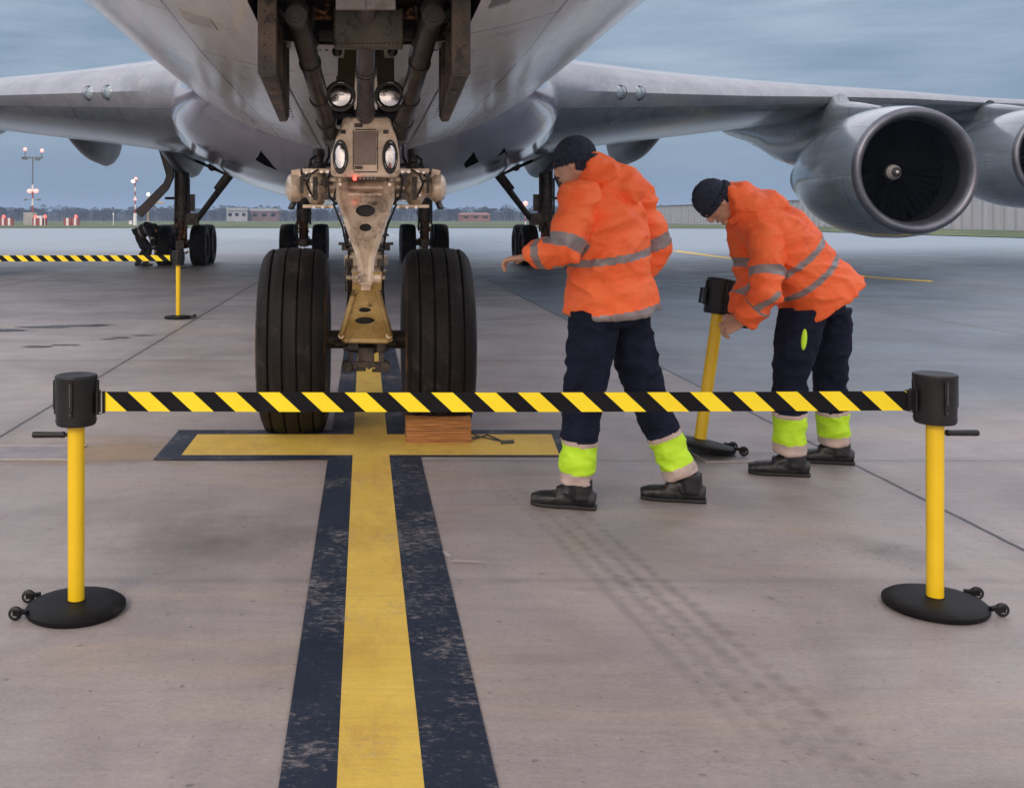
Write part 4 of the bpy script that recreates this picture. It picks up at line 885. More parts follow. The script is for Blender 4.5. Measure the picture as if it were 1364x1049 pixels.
def headlamp(c, ax, r0, lens=.68, nm='landing_lamp', sx=1, yaw=0):
    ax = Vector(ax).normalized(); g = MB(); c = Vector(c)
    def fx(m_):
        if sx != 1:
            RM = Matrix.Rotation(-yaw, 3, 'Z')
            for i, v in enumerate(m_.v): w_ = v-c; w_.x *= sx; w_.y *= .7; m_.v[i] = c+RM @ w_
        return m_
    g.lathe(c, ax, [(-r0*.75, r0*.35), (-r0*.6, r0*.7), (-r0*.2, r0*.92), (0, r0), (r0*.1, r0), (r0*.12, r0*.93), (r0*.08, r0*lens*1.06), (-r0*.02, r0*lens)], 36)
    h = part(fx(g), nm, M['black'], NG, ang=45)
    L = MB().lathe(Vector(c)+ax*r0*.13, ax, [(0, r0*lens*.99), (r0*.03, r0*lens*.8), (r0*.05, r0*lens*.4), (r0*.055, .001)], 32, caps=False)
    b = MB().lathe(Vector(c), ax, [(r0*.02, r0*lens*.95), (r0*.135, r0*lens*.985), (r0*.17, r0*lens*.75), (r0*.185, r0*lens*.4), (r0*.19, .001)], 32, caps=False); b2 = part(fx(b), 'reflector', M['reflector'], NG, ang=80)
    c_ = MB(); up = Vector((0, 0, 1)); sd = ax.cross(up).normalized()
    for a0 in (1.4, 3.4, 5.4):
        c_.tube([Vector(c)+ax*r0*.125+(up*math.sin(a)+sd*math.cos(a))*r0*.84 for a in [a0+.09*i for i in range(6)]], r0*.03, 6)
    part(fx(c_), 'retainer', M['silver'], NG)
headlamp(P(453.6, 209, 6.50), (0, -1, 0), .108, .68, sx=.47, yaw=.35); headlamp(P(519.4, 209, 6.50), (0, -1, 0), .108, .68, sx=.47, yaw=-.35)
headlamp(P(453.5, 128, 6.12), (-.08, -1, .0), .093, .66); headlamp(P(519, 128, 6.12), (.08, -1, .0), .093, .66)
g = MB()
for px in (453, 519): g.box(P(px, 150, 6.66), (.16, .08, .09)); g.box(P(px, 107, 6.7), (.05, .04, .05))
g.box(P(486, 152, 6.68), (.34, .1, .05)); g.box(P(436, 158, 6.75), (.04, .04, .1)); part(g, 'lamp_bracket', M['black'], NG, bevel=.004)
part(MB().cyl(P(472.5, 238, 6.50), P(472.5, 238, 6.50)+Vector((0, -.02, 0)), .012), 'red_indicator_lamp', M['redlamp'], NG)
g = MB(); g.box(P(485, 237.8, 6.56), (.22, .06, .026)); part(g, 'indicator_housing', M['geard'], NG, bevel=.003)
g = MB()
for i in range(5): g.ball(P(480+5*i, 237.8, 6.52), .007, 8)
part(g, 'screw', M['silver'], NG)
# drag braces, centre strut
for sx in (-1, 1):
    a = P(486+sx*92, 14, 5.25); c = P(486+sx*45, 186, 6.72)
    g = MB(); n_ = (c-a).normalized(); L = (c-a).length
    g.cyl(a, c, .057, .052, 24)
    for t in (.34, .62, .82): g.cyl(a+n_*L*t, a+n_*(L*t+.035), .0625, seg=24)
    for t in (.28, .5): g.ball(a+n_*L*t+Vector((.0, -.055, 0)), .007, 8)
    g.ball(a, (.07, .07, .07), 16); part(g, 'drag_brace', M['brace'], NG, ang=35)
    g = MB(); o_ = P(486+sx*44.5, 181, 6.62); g.cyl(o_, o_+Vector((0, .12, 0)), .062, seg=24); g.cyl(o_+Vector((0, -.012, 0)), o_, .042, seg=20); g.cyl(o_+Vector((0, -.03, 0)), o_, .02, seg=12)
    g.prism([o_+Vector((-.05, .02, .02)), o_+Vector((.05, .02, .02)), o_+Vector((-sx*.04+.02, .02, -.16)), o_+Vector((-sx*.04-.02, .02, -.16))], [o_+Vector((-.05, .1, .02)), o_+Vector((.05, .1, .02)), o_+Vector((-sx*.04+.02, .1, -.16)), o_+Vector((-sx*.04-.02, .1, -.16))])
    part(g, 'brace_lug', M['brace'], NG, ang=35)
    g = MB(); o_ = P(486+sx*92, 21, 5.17); g.cyl(o_, o_+Vector((0, .1, 0)), .055, seg=24); g.cyl(o_+Vector((0, -.02, 0)), o_, .035, seg=20); g.cyl(o_+Vector((0, -.04, 0)), o_, .018, seg=20); part(g, 'brace_pivot', M['brace'], NG, ang=35)
a = P(487, -4, 5.3); c = P(487, 155, 6.5); n_ = (c-a).normalized(); L = (c-a).length
g = MB(); g.cyl(a, c, .05, .054, 28)
for t, r_ in ((.55, .058), (.575, .06), (.60, .057), (.91, .057), (.94, .062)): g.cyl(a+n_*L*t, a+n_*(L*t+.022), r_, seg=28)
g.ball(c, (.058, .058, .04), 16); part(g, 'centre_strut', M['column'], NG, ang=35)
g = MB()
for s_ in (-1, 1): 
    x = XC+s_*.105; g.prism([Vector((x-.05, 5.95, 2.62)), Vector((x+.05, 5.95, 2.62)), Vector((x+s_*.03+.055, 6.7, 2.02)), Vector((x+s_*.03-.055, 6.7, 2.02))], [Vector((x-.05, 6.02, 2.62)), Vector((x+.05, 6.02, 2.62)), Vector((x+s_*.03+.055, 6.78, 2.02)), Vector((x+s_*.03-.055, 6.78, 2.02))])
part(g, 'strut_fork', M['black'], NG)
# doors of the nose bay
for sx in (-1, 1):
    xo = sx*.510; g = MB()
    top = [(4.2, 2.95), (6.15, 2.60)]; 
    y0, y1 = 4.98, 6.1
    pr = [Vector((xo+sx*.0, y0, 3.0)), Vector((xo, y0, 2.11)), Vector((xo-sx*.005, y1, 1.995)), Vector((xo-sx*.005, y1, 3.0))]
    g.prism(pr, [v-Vector((sx*.035, 0, 0)) for v in pr])
    D_ = part(g, 'nose_gear_door', M['doorm'], AIR, bevel=.006)
    g = MB()       # thick front frame, lower frame, ribs with rivets
    g.box((xo-sx*.042, y0+.026, 2.56), (.09, .06, .9)); 
    for t in (0.0,):
        g.prism([Vector((xo-sx*.01, y0, 2.10)), Vector((xo-sx*.085, y0, 2.10)), Vector((xo-sx*.085, y0, 2.145)), Vector((xo-sx*.01, y0, 2.145))], [Vector((xo-sx*.01, y1, 1.985)), Vector((xo-sx*.055, y1, 1.985)), Vector((xo-sx*.055, y1, 2.03)), Vector((xo-sx*.01, y1, 2.03))])
    for yy in (5.3, 5.62, 5.9): g.box((xo-sx*.05, yy, 2.45), (.035, .03, .8))
    g.box((xo-sx*.05, y1-.02, 2.4), (.04, .04, .78)); g.box((xo-sx*.05, 5.5, 2.45), (.03, 1.0, .03))
    part(g, 'door_frame', M['doorm'], D_, bevel=.004)
    g = MB()
    for i in range(15): 
        g.ball((xo-sx*.03, y0-.002, 2.14+i*.055), .0055, 8); g.ball((xo-sx*.065, y0-.002, 2.14+i*.055), .004, 6)
    for i in range(16): t = i/15; g.ball((xo-sx*.09, y0+(y1-y0)*t*1.0, 2.13-.115*t), .0045, 6)
    part(g, 'rivets', M['rivet'], D_)
    g = MB(); g.box((xo-sx*.05, y1-.015, 2.12), (.022, .02, .25)); part(g, 'seal', M['black'], D_)
    # hinge arm from well to door
# structure at the back of the bay
g = MB()
g.box((XC, 5.72, 2.72), (1.1, .12, .24)); g.box((XC, 5.60, 2.9), (1.1, .2, .12)); g.box((-.44, 5.55, 2.66), (.16, .3, .3)); g.box((.46, 5.55, 2.66), (.16, .3, .3))
g.box((XC, 5.66, 2.415), (.52, .05, .05))
for x in (-.5, -.36, -.28, .3, .38, .52): g.cyl((x, 5.62, 2.45), (x, 5.55, 3.2), .014, seg=8)
for z in (2.66, 2.74, 2.83): g.cyl((-.55, 5.5, z), (.55, 5.5, z), .009, seg=8)
part(g, 'bay_beam', M['well'], AIR, bevel=.008)
g = MB(); g.box(P(491, 36, 5.45)+Vector((0, .06, 0)), (.37, .12, .205)); bb = part(g, 'bay_box', M['bay'], AIR, bevel=.01)
g = MB()
for i in range(16):
    for py in (14, 58): g.ball(P(448+i*5.8, py, 5.44), .0045, 6)
for i in range(5): [g.ball(P(px, 18+i*9, 5.44), .0045, 6) for px in (446.5, 536.5)]
for k in range(26): g.ball(P(rs.uniform(395, 585), 67, 5.6), .005, 6)
part(g, 'rivets', M['rivet'], bb)
g = MB(); g.box(P(467, 1, 5.30), (.152, .05, .09)); g.box(P(507, 1, 5.30), (.152, .05, .09)); part(g, 'white_placard', M['whitep'], AIR, bevel=.003)
g = MB()
for px in (425, 552): 
    g = MB(); g.box(P(px, 24, 5.5), (.13, .05, .012)); g.tube([P(px-12, 20, 5.5), P(px-4, 12, 5.45), P(px+8, 16, 5.45), P(px+12, 8, 5.4)], .016, 8)
    part(g, 'bay_pipe', M['rust'], AIR)
g = MB()
for sx in (-1, 1):
    g = MB(); g.ball(P(486+sx*37, 69, 5.72), .03, 10); g.tube([P(486+sx*70, 6, 5.4), P(486+sx*74, 40, 5.5), P(486+sx*66, 60, 5.65)], .018, 8); g.tube([P(486+sx*120, 10, 5.2), P(486+sx*105, 24, 5.2), P(486+sx*96, 22, 5.2)], .03, 10)
    part(g, 'bay_hose', M['black'], AIR)
for x in (-.463, .487): wheel(NG, x, YN, .62, .452)
# ------------------------------------------------------------ main gear
def main_gear(X, Y, s, wing, wx=.52):
    zt = 3.6 if wing else 2.4
    g = MB(); g.cyl((X, Y, .62), (X, Y, 1.6), .15, seg=20); g.cyl((X, Y, 1.25), (X, Y, zt), .20, .22, 20)
    g.cyl((X, Y, 1.5), (X, Y, 1.62), .25, seg=20)
    g.box((X, Y+.7, .62), (.24, 2.2, .24)); 
    for yy in (0, 1.45): g.cyl((X-wx, Y+yy, .62), (X+wx, Y+yy, .62), .09, seg=12)
    for k, (a, c) in enumerate((((.22, -.1, 1.2), (.22, -.12, 2.6)), ((-.2, -.1, 1.0), (-.18, -.15, 2.9)))): g.cyl((X+a[0], Y+a[1], a[2]), (X+c[0], Y+c[1], min(zt, c[2])), .03, seg=8)
    G_ = part(g, 'wing_gear' if wing else 'body_gear', M['geard'], AIR, ang=35)
    g = MB()
    for i in range(26):
        z = rs.uniform(.35, 1.35); g.box((X+rs.uniform(-.2, .2), Y-.22+rs.uniform(-.06, .08), z), (rs.uniform(.03, .12), .06, rs.uniform(.03, .14)), rot=(0, rs.uniform(-1, 1), 0))
    g.tube([Vector((X-.05, Y-.25, .7)), Vector((X+.05, Y-.3, 1.0)), Vector((X, Y-.27, 1.3))], .05, 10)
    part(g, 'brake_lines', M['rust'], G_)
    for yy in (0, 1.45):
        for sx in (-1, 1): wheel(G_, X+sx*wx, Y+yy, .62, .47, seg=40, detail=False)
    if wing:
        g = MB(); q_ = lambda px, py, d: Vector(((VX+s*(px-VX)*-1-VX)*d/F if s > 0 else (px-VX)*d/F, d, CH+(VY-py)*d/F))
        a, c = q_(262, 293, Y-.1), q_(316, 222, Y-.9)
        g.cyl(a, c, .085, .11, 10); g.cyl(q_(258, 213, Y), q_(304, 233, Y-.8), .045, .05, 8); g.ball(q_(283, 222, Y-.4), .14, 10); g.cyl(q_(288, 252, Y-.6), q_(306, 228, Y-.8), .09, seg=8); g.box(q_(256, 292, Y-.1), (.4, .2, .35)); g.cyl(q_(220, 264, Y), q_(234, 264, Y), .04, seg=8)
        g.box(q_(255, 270, Y), (.2, .2, .5))
        part(g, 'side_brace', M['geard'], G_)
        g = MB(); dd = Y-.35
        f1 = [q_(*p, dd) for p in ((207, 190), (224, 190), (232, 228), (228, 246), (188, 292), (177, 284), (182, 276), (218, 240), (221, 232))]
        f1 = [q_(*p, dd) for p in ((208, 188), (232, 188), (231, 236), (224, 252), (188, 290), (180, 281), (218, 243), (221, 234))]
        g.prism(f1, [v+Vector((0, .16, 0)) for v in f1]); part(g, 'gear_door', M['doorg'], G_, bevel=.02)
M['doorg'] = mat('grey gear door', (.10, .105, .115), (.17, .15, .145), rough=.4, scale=1.2, dirt=(.22, .15, .12), dlo=.5, dhi=.75, dscale=.9)
for s in (-1, 1):
    main_gear(s*5.45, 31, s, True); main_gear(s*1.94, 33.2, s, False)
# ------------------------------------------------------------ wooden chock with its rope
CHK = empty('wheel_chock', (.49, 6.6, 0), 'ridged orange-brown timber chock lying against the front of the right nose tyre', 'chock')
x0, x1 = P(541, 0, 6.53).x, P(627, 0, 6.53).x; rc = random.Random(9)
rg = []
prof = []
zs = [.004+.155*i/60 for i in range(61)]
front = [(6.49-.010*abs(math.sin(z*math.pi/.0155))+.02*(z > .15)+.012*z/.16, z) for z in zs]
prof = front+[(6.60, .162), (6.66, .15), (6.70, .10), (6.74, .03), (6.74, .003)]
n = 14; rg = []
for k in range(n):
    t = k/(n-1); xx = x0+(x1-x0)*t; e = .008*((abs(t-.5)*2)**8)
    rg.append([Vector((xx+rc.uniform(-.0006, .0006), y+e+rc.uniform(-.0012, .0012), z*(1-.02*(abs(t-.5)*2)**6)+rc.uniform(-.0003, .0003))) for y, z in prof])
part(MB().rings(rg), 'block', M['wood'], CHK, ang=50)
rp = MB(); rp.tube([P(627, 583, 6.55)+Vector((0, 0, .0)), Vector((P(636, 0, 6.6).x, 6.62, .01)), Vector((P(650, 0, 6.7).x, 6.72, .009)), Vector((P(662, 0, 6.6).x, 6.60, .009)), Vector((P(672, 0, 6.5).x, 6.50, .009))], .006, 8)
rp.tube([Vector((x1-.01, 6.62, .08)), Vector((x1+.05, 6.68, .012)), Vector((x1+.12, 6.62, .009)), Vector((x1+.19, 6.53, .01))], .005, 8)
rp.tube([Vector((P(668, 0, 6.47).x, 6.47, .014)), Vector((P(684, 0, 6.49).x, 6.49, .014))], .014, 8)
part(rp, 'rope', M['rope'], CHK)
# ------------------------------------------------------------ barrier posts
def stanchion(name, loc, label, out=-1, tape_side=1, sc=1.0, group='yellow belt barrier posts'):
    """out: side the handle and casters are on"""
    o = empty(name, (0, 0, 0), label, 'barrier post', group)
    b = MB().lathe((0, 0, 0), (0, 0, 1), [(.004, .172), (.012, .1765), (.022, .176), (.030, .165), (.036, .12), (.040, .05), (.041, .002)], 64); B_ = part(b, 'base', M['blackm'], o, ang=40)
    b = MB().cyl((0, 0, .036), (0, 0, .70), .0292, .0305, 40); part(b, 'pole', M['yellow'], o, bevel=.001)
    b = MB().cyl((0, 0, .034), (0, 0, .042), .034, seg=32); part(b, 'collar', M['blackm'], o)
    h = MB().lathe((0, 0, .672), (0, 0, 1), [(.0, .030), (.001, .066), (.006, .0705), (.012, .071), (.165, .0745), (.172, .0755), (.176, .0755), (.180, .073), (.182, .066), (.180, .06), (.180, .002)], 48); H = part(h, 'reel_housing', M['blackp'], o, ang=35)
    d = MB()
    for a in (-90, 180, 0, 90):
        c, s = math.cos(R(a)), math.sin(R(a)); 
        d.box((c*.077, s*.077, .782), (.010 if abs(c) > .5 else .016, .016 if abs(c) > .5 else .010, .105), rot=(0, 0, 0)); d.box((c*.0745, s*.0745, .722), (.010 if abs(c) > .5 else .012, .012 if abs(c) > .5 else .010, .022))
    for z in (.69, .84): d.tube([Vector((.0725*math.cos(t), .0725*math.sin(t), z)) for t in [2*math.pi*i/40 for i in range(41)]], .0018, 6, caps=False)
    part(d, 'clip_slot', M['blackp'], H, bevel=.0025)
    s_ = MB(); s_.cyl((.0, -.0725, .720), (0, -.083, .720), .003, seg=10); s_.box((0, -.0835, .79), (.004, .002, .08)); part(s_, 'clip_screw', M['greyedge'], H)
    x = tape_side
    c = MB(); c.box((x*.080, 0, .755), (.006, .05, .080)); 
    c.tube([Vector((x*.079, -.012, .797)), Vector((x*.098, -.012, .792)), Vector((x*.099, -.012, .716)), Vector((x*.079, -.012, .712))], .0022, 8)
    c.box((x*.1005, 0, .7545), (.008, .016, .078)); part(c, 'belt_clip', M['blackp'], o, bevel=.0015)
    hd = MB(); hd.cyl((out*.030, 0, .636), (out*.045, 0, .636), .007, seg=12); hd.lathe((out*.040, 0, .636), (out, 0, 0), [(0, .008), (.002, .0115), (.012, .0118), (.014, .0108), (.110, .0118), (.117, .0105), (.119, .002)], 20); part(hd, 'handle', M['blackp'], o)
    for yy in (-.088, .075):
        xx = out*math.sqrt(.176**2-yy*yy); br = MB(); br.box((xx+out*.012, yy, .03), (.04, .018, .014), rot=(0, 0, -out*.3*(1 if yy < 0 else -1)*-1))
        for q_ in (-.0115, .0115): br.box((xx+out*.032, yy+q_, .028), (.026, .003, .02))
        W_ = MB().lathe((xx+out*.038, yy-.009, .0245), (0, 1, 0), [(0, .010), (.0005, .019), (.003, .0235), (.009, .0245), (.015, .0235), (.0175, .019), (.018, .01)], 28); wo_ = part(W_, 'caster', M['blackp'], o, ang=40)
        W2 = MB().lathe((xx+out*.038, yy-.0105, .0245), (0, 1, 0), [(0, .004), (.0002, .011), (.002, .0125), (.003, .0125)], 20, caps=False); part(W2, 'hub', M['chrome'], wo_, ang=40); part(br, 'caster_bracket', M['blackm'], o, bevel=.001)
    if sc != 1:
        def scale(q_):
            for ch in q_.children: ch.data.transform(Matrix.Scale(sc, 4)); scale(ch)
        scale(o)
    o.location = loc; return o
M['greyedge'] = mat('worn grey edge', (.07, .07, .072), rough=.3)
def gp(px, py): x, y = G2(px, py); return Vector((x, y, 0))
A = stanchion('barrier_post', gp(101.5, 813), 'yellow belt barrier post with black disc base at the left front, handle pointing left', -1, 1)
B = stanchion('barrier_post', gp(1245.5, 808.5), 'yellow belt barrier post with black disc base at the right front, handle pointing right', 1, -1)
C_ = stanchion('barrier_post', gp(237.5, 424), 'smaller distant yellow belt barrier post standing in front of the left main gear', 1, -1, 1.12)
H_ = stanchion('barrier_post', (0, 0, 0), 'tilted yellow belt barrier post held by the bending worker in orange', 1, -1, 1.2)
H_.location = gp(931, 604)+Vector((0, 0, .04)); H_.rotation_euler = (R(-4), R(9.5), 0)
def tape(name, a, b, h, pitch, first, label, lean=28/26):
    """belt from a to b (bottom edge), yellow bars leaning over, one strip of faces per bar"""
    L = (b-a).length; u = (b-a).normalized(); mb = MB(); fr = Vector((0, -1, 0))*.0012
    cuts = []   # (bottom start, yellow?)
    k = -2; x = first-2*pitch; ln = lean*h
    def sag(t): return -.004*math.sin(math.pi*min(1, max(0, t/L)))
    def pt(t, z): t2 = min(max(t, 0), L); return a+u*t2+Vector((0, 0, z+sag(t2)))
    def clipq(xt0, xt1):   # parallelogram clipped to 0..L
        poly = [(xt0, h), (xt1, h), (xt1+ln, 0), (xt0+ln, 0)]
        for lim, sg in ((0, 1), (L, -1)):
            out = []
            for i in range(len(poly)):
                p, q_ = poly[i], poly[(i+1) % len(poly)]; ip, iq = sg*(p[0]-lim) >= 0, sg*(q_[0]-lim) >= 0
                if ip: out.append(p)
                if ip != iq: t = (lim-p[0])/(q_[0]-p[0]); out.append((lim, p[1]+(q_[1]-p[1])*t))
            poly = out
            if len(poly) < 3: return []
        return poly
    while x < L+pitch:
        for x0_, x1_, m_ in ((x, x+pitch*.5, 0), (x+pitch*.5, x+pitch, 1)):
            pl = clipq(x0_, x1_)
            if len(pl) >= 3:
                f = [pt(*p)+fr for p in pl]; bk = [pt(*p)-fr for p in pl]; n_ = len(pl)
                mb.add(f, [tuple(range(n_))], m_); mb.add(bk, [tuple(range(n_-1, -1, -1))], m_)
        x += pitch
    for z in (0, h):
        e = [pt(L*i/40, z) for i in range(41)]
        for p, q_ in zip(e, e[1:]): mb.add([p+fr, q_+fr, q_-fr, p-fr], [(0, 1, 2, 3)], 1)
    o = mb.build(name, [M['tapey'], M['tapek']], ang=0, fix=False); tag(o, label, 'barrier belt', 'striped barrier belts'); return o
ta = A.location+Vector((.105, 0, .721)); tb = B.location+Vector((-.105, 0, .718))
pw = 57.8*3.74/F
tape('barrier_belt', ta, tb, .0705, pw, (170-(VX+F*ta.x/ta.y))*ta.y/F, 'long yellow and black striped belt across the foreground between the two near posts')
tb = C_.location+Vector((-.118, 0, .722*1.12)); ta = tb+Vector((-5.4, 0, 0)); pw = 17.9*tb.y/F
E_ = stanchion('barrier_post', (ta.x-.118, ta.y, 0), 'yellow belt barrier post holding the far end of the distant belt, outside the left edge', -1, 1, 1.12)
tape('barrier_belt', ta, tb, .0705*1.18, pw, ((3-17.9*10-VX)*tb.y/F-ta.x), 'smaller distant yellow and black striped belt leaving the left edge from the far post')
# ------------------------------------------------------------ people
def finger(mb, base, d, n, L, r, curl):
    """three-bone finger from base along d, curling about towards n"""
    p = Vector(base); d = Vector(d).normalized(); n = Vector(n).normalized(); pts = [p-d*.012]; pts.append(p)
    for f, l in zip((.5, 1.0, .8), (.45, .32, .23)):
        a = curl*f; d, n = (d*math.cos(a)+n*math.sin(a)).normalized(), (n*math.cos(a)-d*math.sin(a)).normalized(); p = p+d*L*l; pts.append(p)
    mb.tube(pts, [r, r, r*.95, r*.88, r*.75], 10); mb.ball(p, r*.75, 8)
def hand(mb, wrist, d, palm_n, thumb_side, curl=.6):
    """wrist point, direction of the palm, normal the palm faces, side the thumb is on"""
    w = Vector(wrist); d = Vector(d).normalized(); n = Vector(palm_n); n = (n-d*n.dot(d)).normalized(); s = n.cross(d).normalized()
    if s.dot(Vector(thumb_side)) < 0: s = -s
    mb.tube([w-d*.03, w, w+d*.03, w+d*.07, w+d*.092], [.027, .029, .037, .041, .038], 14, b=[.021, .019, .016, .015, .013], side=s)
    for i, (off, L) in enumerate(((.030, .070), (.010, .079), (-.010, .074), (-.029, .058))): finger(mb, w+d*.088+s*off, d+s*off*1.5, n, L, .0085, curl*(1+.12*i))
    finger(mb, w+d*.025+s*.033, d*.6+s*.8+n*.2, (d-s*.4+n*.5), .066, .0098, .45)
def person(name, label, J, face, cloth=True, vox=.0075, hood=True, dark=False, hem=None, stripes=None, sleeve=None, legstripe=True, lace=False, hat='knit'):
    face = Vector(face).normalized(); up = Vector((0, 0, 1))
    pel, chest, neck, head = Vector(J['pelvis']), Vector(J['chest']), Vector(J['neck']), Vector(J['head'])
    side = Vector(J.get('side', up.cross(face))).normalized()       # person's left
    root = empty(name, (pel.x, pel.y, 0), label, 'person', None)
    # --- body
    b = MB(); ax = (neck-pel).normalized()
    b.tube([pel-ax*.08, pel, pel.lerp(chest, .5), chest, chest.lerp(neck, .6), neck-ax*.02], [.12, .15, .135, .16, .13, .06], 24, b=[.09, .105, .10, .115, .09, .055], side=side)
    b.tube([neck-ax*.05, neck, head-(head-neck)*.35], [.062, .056, .055], 16)
    hu = J.get('headup'); hu = Vector(hu).normalized() if hu else (head-neck).normalized()
    hf = Vector(J.get('headface', face)); hf = (hf-hu*hf.dot(hu)).normalized(); hs = hu.cross(hf)
    HM = Matrix((hs, hf, hu)).transposed()
    def hball(c, r, m=0, mbx=None, seg=20): 
        mbx = mbx or b; n0 = len(mbx.v); mbx.ball((0, 0, 0), r, seg, m)
        for i in range(n0, len(mbx.v)): mbx.v[i] = head+HM @ (mbx.v[i]+Vector(c))
    hball((0, .0, .01), (.076, .096, .112)); hball((0, .03, -.055), (.056, .062, .06)); hball((0, .102, -.018), (.013, .018, .026), seg=12); hball((0, .094, -.060), (.026, .012, .009), seg=12); hball((0, .08, -.095), (.028, .024, .02), seg=12)
    for s in (-1, 1): hball((s*.078, -.005, -.01), (.010, .019, .031), seg=12); hball((s*.03, .088, .022), (.022, .012, .008), seg=10)
    arms = []
    for k in ('L', 'R'):
        sh, el, wr = (Vector(p) for p in J['arm'+k]); arms.append((sh, el, wr))
        b.tube([sh, sh.lerp(el, .5), el], [.052, .047, .038], 16); b.tube([el, el.lerp(wr, .35), wr], [.038, .040, .025], 16); b.ball(sh, .055, 14)
        hd = J.get('hand'+k, {}); dd = Vector(hd.get('d', (wr-el))).normalized(); hand(b, wr+dd*.012, dd, hd.get('n', -side if k == 'L' else side), hd.get('t', face), hd.get('c', .6))
        hp, kn, an = (Vector(p) for p in J['leg'+k]); b.tube([hp+up*.03, hp.lerp(kn, .5), kn], [.082, .072, .053], 16); b.tube([kn, kn.lerp(an, .3), an], [.052, .054, .036], 16)
        td = Vector(J['toe'+k]).normalized(); b.tube([an+up*.01, an-up*.035+td*.03, an-up*.045+td*.12], [.030, .024, .018], 12)
    body = obj_from(remesh(b, .0045 if not dark else .012, M['skin'], smooth=3, name='body'), 'body', root)
    # eyes
    if not dark:
        e = MB()
        for s in (-1, 1): hball((s*.030, .0835, .008), (.0125, .0105, .0075), mbx=e, seg=12)
        part(e, 'eyes', M['white'], root)
    # --- hat or hair
    c = MB(); hball((0, -.010, .035), (.086, .108, .100), mbx=c); hball((0, -.025, .0), (.079, .088, .075), mbx=c)
    hb = remesh(c, .006, M[hat], smooth=4, noise_amp=.002, nscale=40, name='cap')
    obj_from(hb, 'knitted_cap', root)
    c = MB()
    for i in range(40): hball((.0865*math.cos(i*math.pi/20), -.012+.108*math.sin(i*math.pi/20), .022-.03*(.5-.5*math.sin(i*math.pi/20))), (.011, .011, .022), mbx=c, seg=8)
    part(c, 'cap_rim', M[hat], root, ang=80)
    # --- trousers
    t = MB(); t.tube([pel-up*.10, pel-up*.02, pel.lerp(chest, .35)], [.165, .175, .165], 24, b=[.125, .135, .125], side=side)
    for k in ('L', 'R'):
        hp, kn, an = (Vector(p) for p in J['leg'+k]); lo = kn.lerp(an, .93)
        t.tube([hp+up*.04, hp, hp.lerp(kn, .5), kn, kn.lerp(an, .35), kn.lerp(an, .62), lo], [.118, .118, .108, .088, .086, .083, .080], 20)
    def pk(c, n):
        for k in ('L', 'R'):
            hp, kn, an = (Vector(p) for p in J['leg'+k]); q_ = (c-kn).dot((an-kn).normalized())/(an-kn).length
            dist = ((c-kn)-(an-kn).normalized()*(c-kn).dot((an-kn).normalized())).length
            if dist < .16 and q_ > .2:
                if legstripe:
                    if .48 < q_ < .80: return 1
                    if .43 < q_ <= .48 or q_ >= .80: return 2
        return 0
    obj_from(remesh(t, vox, [M['navy'] if not dark else M['dkw'], M['lime'], M['beige']], smooth=5, noise_amp=.010, nscale=8, pick=pk if not dark else None, name='trousers', nstretch=(1, 1, 1.3)), 'trousers', root)
    # --- jacket
    j = MB(); hm = Vector(hem) if hem else pel-up*.1
    fr = face
    j.tube([hm, hm.lerp(chest, .15), hm.lerp(chest, .4), hm.lerp(chest, .75), chest, chest.lerp(neck, .5), neck+ax*.0], [.235, .225, .215, .218, .222, .175, .085], 30, b=J.get('jb', [.235, .215, .19, .185, .175, .13, .08]), side=side)
    if hood: 
        j.ball(neck-fr*.06-ax*.01, (.125, .115, .085), 18); j.tube([neck-ax*.05, neck+ax*.03, neck+(head-neck)*.45], [.12, .115, .105], 20)
        j.ball(neck-fr*.10-ax*.05, (.14, .1, .11), 18)
    for sh, el, wr in arms:
        cuf = el.lerp(wr, .93); j.ball(sh, .092, 16); j.tube([sh+(sh-el)*.05, sh, sh.lerp(el, .5), el, el.lerp(wr, .5), cuf], [.09, .092, .085, .075, .070, .062], 18)
    def pj(c, n):
        for sh, el, wr in arms:
            for a_, b_, bands, rad in ((sh, el, ((.74, .98),) if sleeve is None else sleeve[0], .115), (el, wr, ((.55, .75),) if sleeve is None else sleeve[1], .10)):
                u = (b_-a_); L = u.length; u = u/L; q_ = (c-a_).dot(u)/L; dist = ((c-a_)-u*(c-a_).dot(u)).length
                if dist < rad and 0.35 < q_ <= 1.0:
                    for lo_, hi_ in bands:
                        if lo_ < q_ < hi_: return 1
                    return 0
        q_ = (c-hm).dot((neck-hm).normalized())
        for z0, z1 in stripes or ():
            if z0 < q_ < z1: return 1
        return 0
    jo = remesh(j, vox, [M['orange'] if not dark else M['dkw'], M['refl']], smooth=3, noise_amp=.016, nscale=6.0, pick=pj, name='jacket', nstretch=(1, 1, 1.5))
    obj_from(jo, 'jacket', root)
    # --- shoes
    for k in ('L', 'R'):
        an = Vector(J['leg'+k][2]); td = Vector(J['toe'+k]); td.z = 0; td.normalize(); g0 = Vector((an.x, an.y, J.get('gz'+k, 0))); sd = up.cross(td); tilt = J.get('tilt'+k, 0)
        s_ = MB(); s_.tube([g0-td*.098+up*.045, g0-td*.07+up*.05, g0+td*.02+up*.048, g0+td*.10+up*.042, g0+td*.165+up*.038, g0+td*.212+up*.032], [.036, .043, .042, .050, .048, .034], 18, b=[.036, .044, .044, .038, .034, .026], side=sd)
        s_.tube([g0-td*.025+up*.05, g0-td*.02+up*.145], [.060, .062], 18); s_.tube([g0+up*.085, g0+td*.08+up*.062], [.05, .04], 14)
        so_ = MB(); so_.tube([g0-td*.102+up*.012, g0-td*.06+up*.012, g0+td*.0+up*.012, g0+td*.10+up*.012, g0+td*.17+up*.013, g0+td*.214+up*.015], [.034, .043, .043, .052, .048, .030], 18, b=[.012]*6, side=sd)
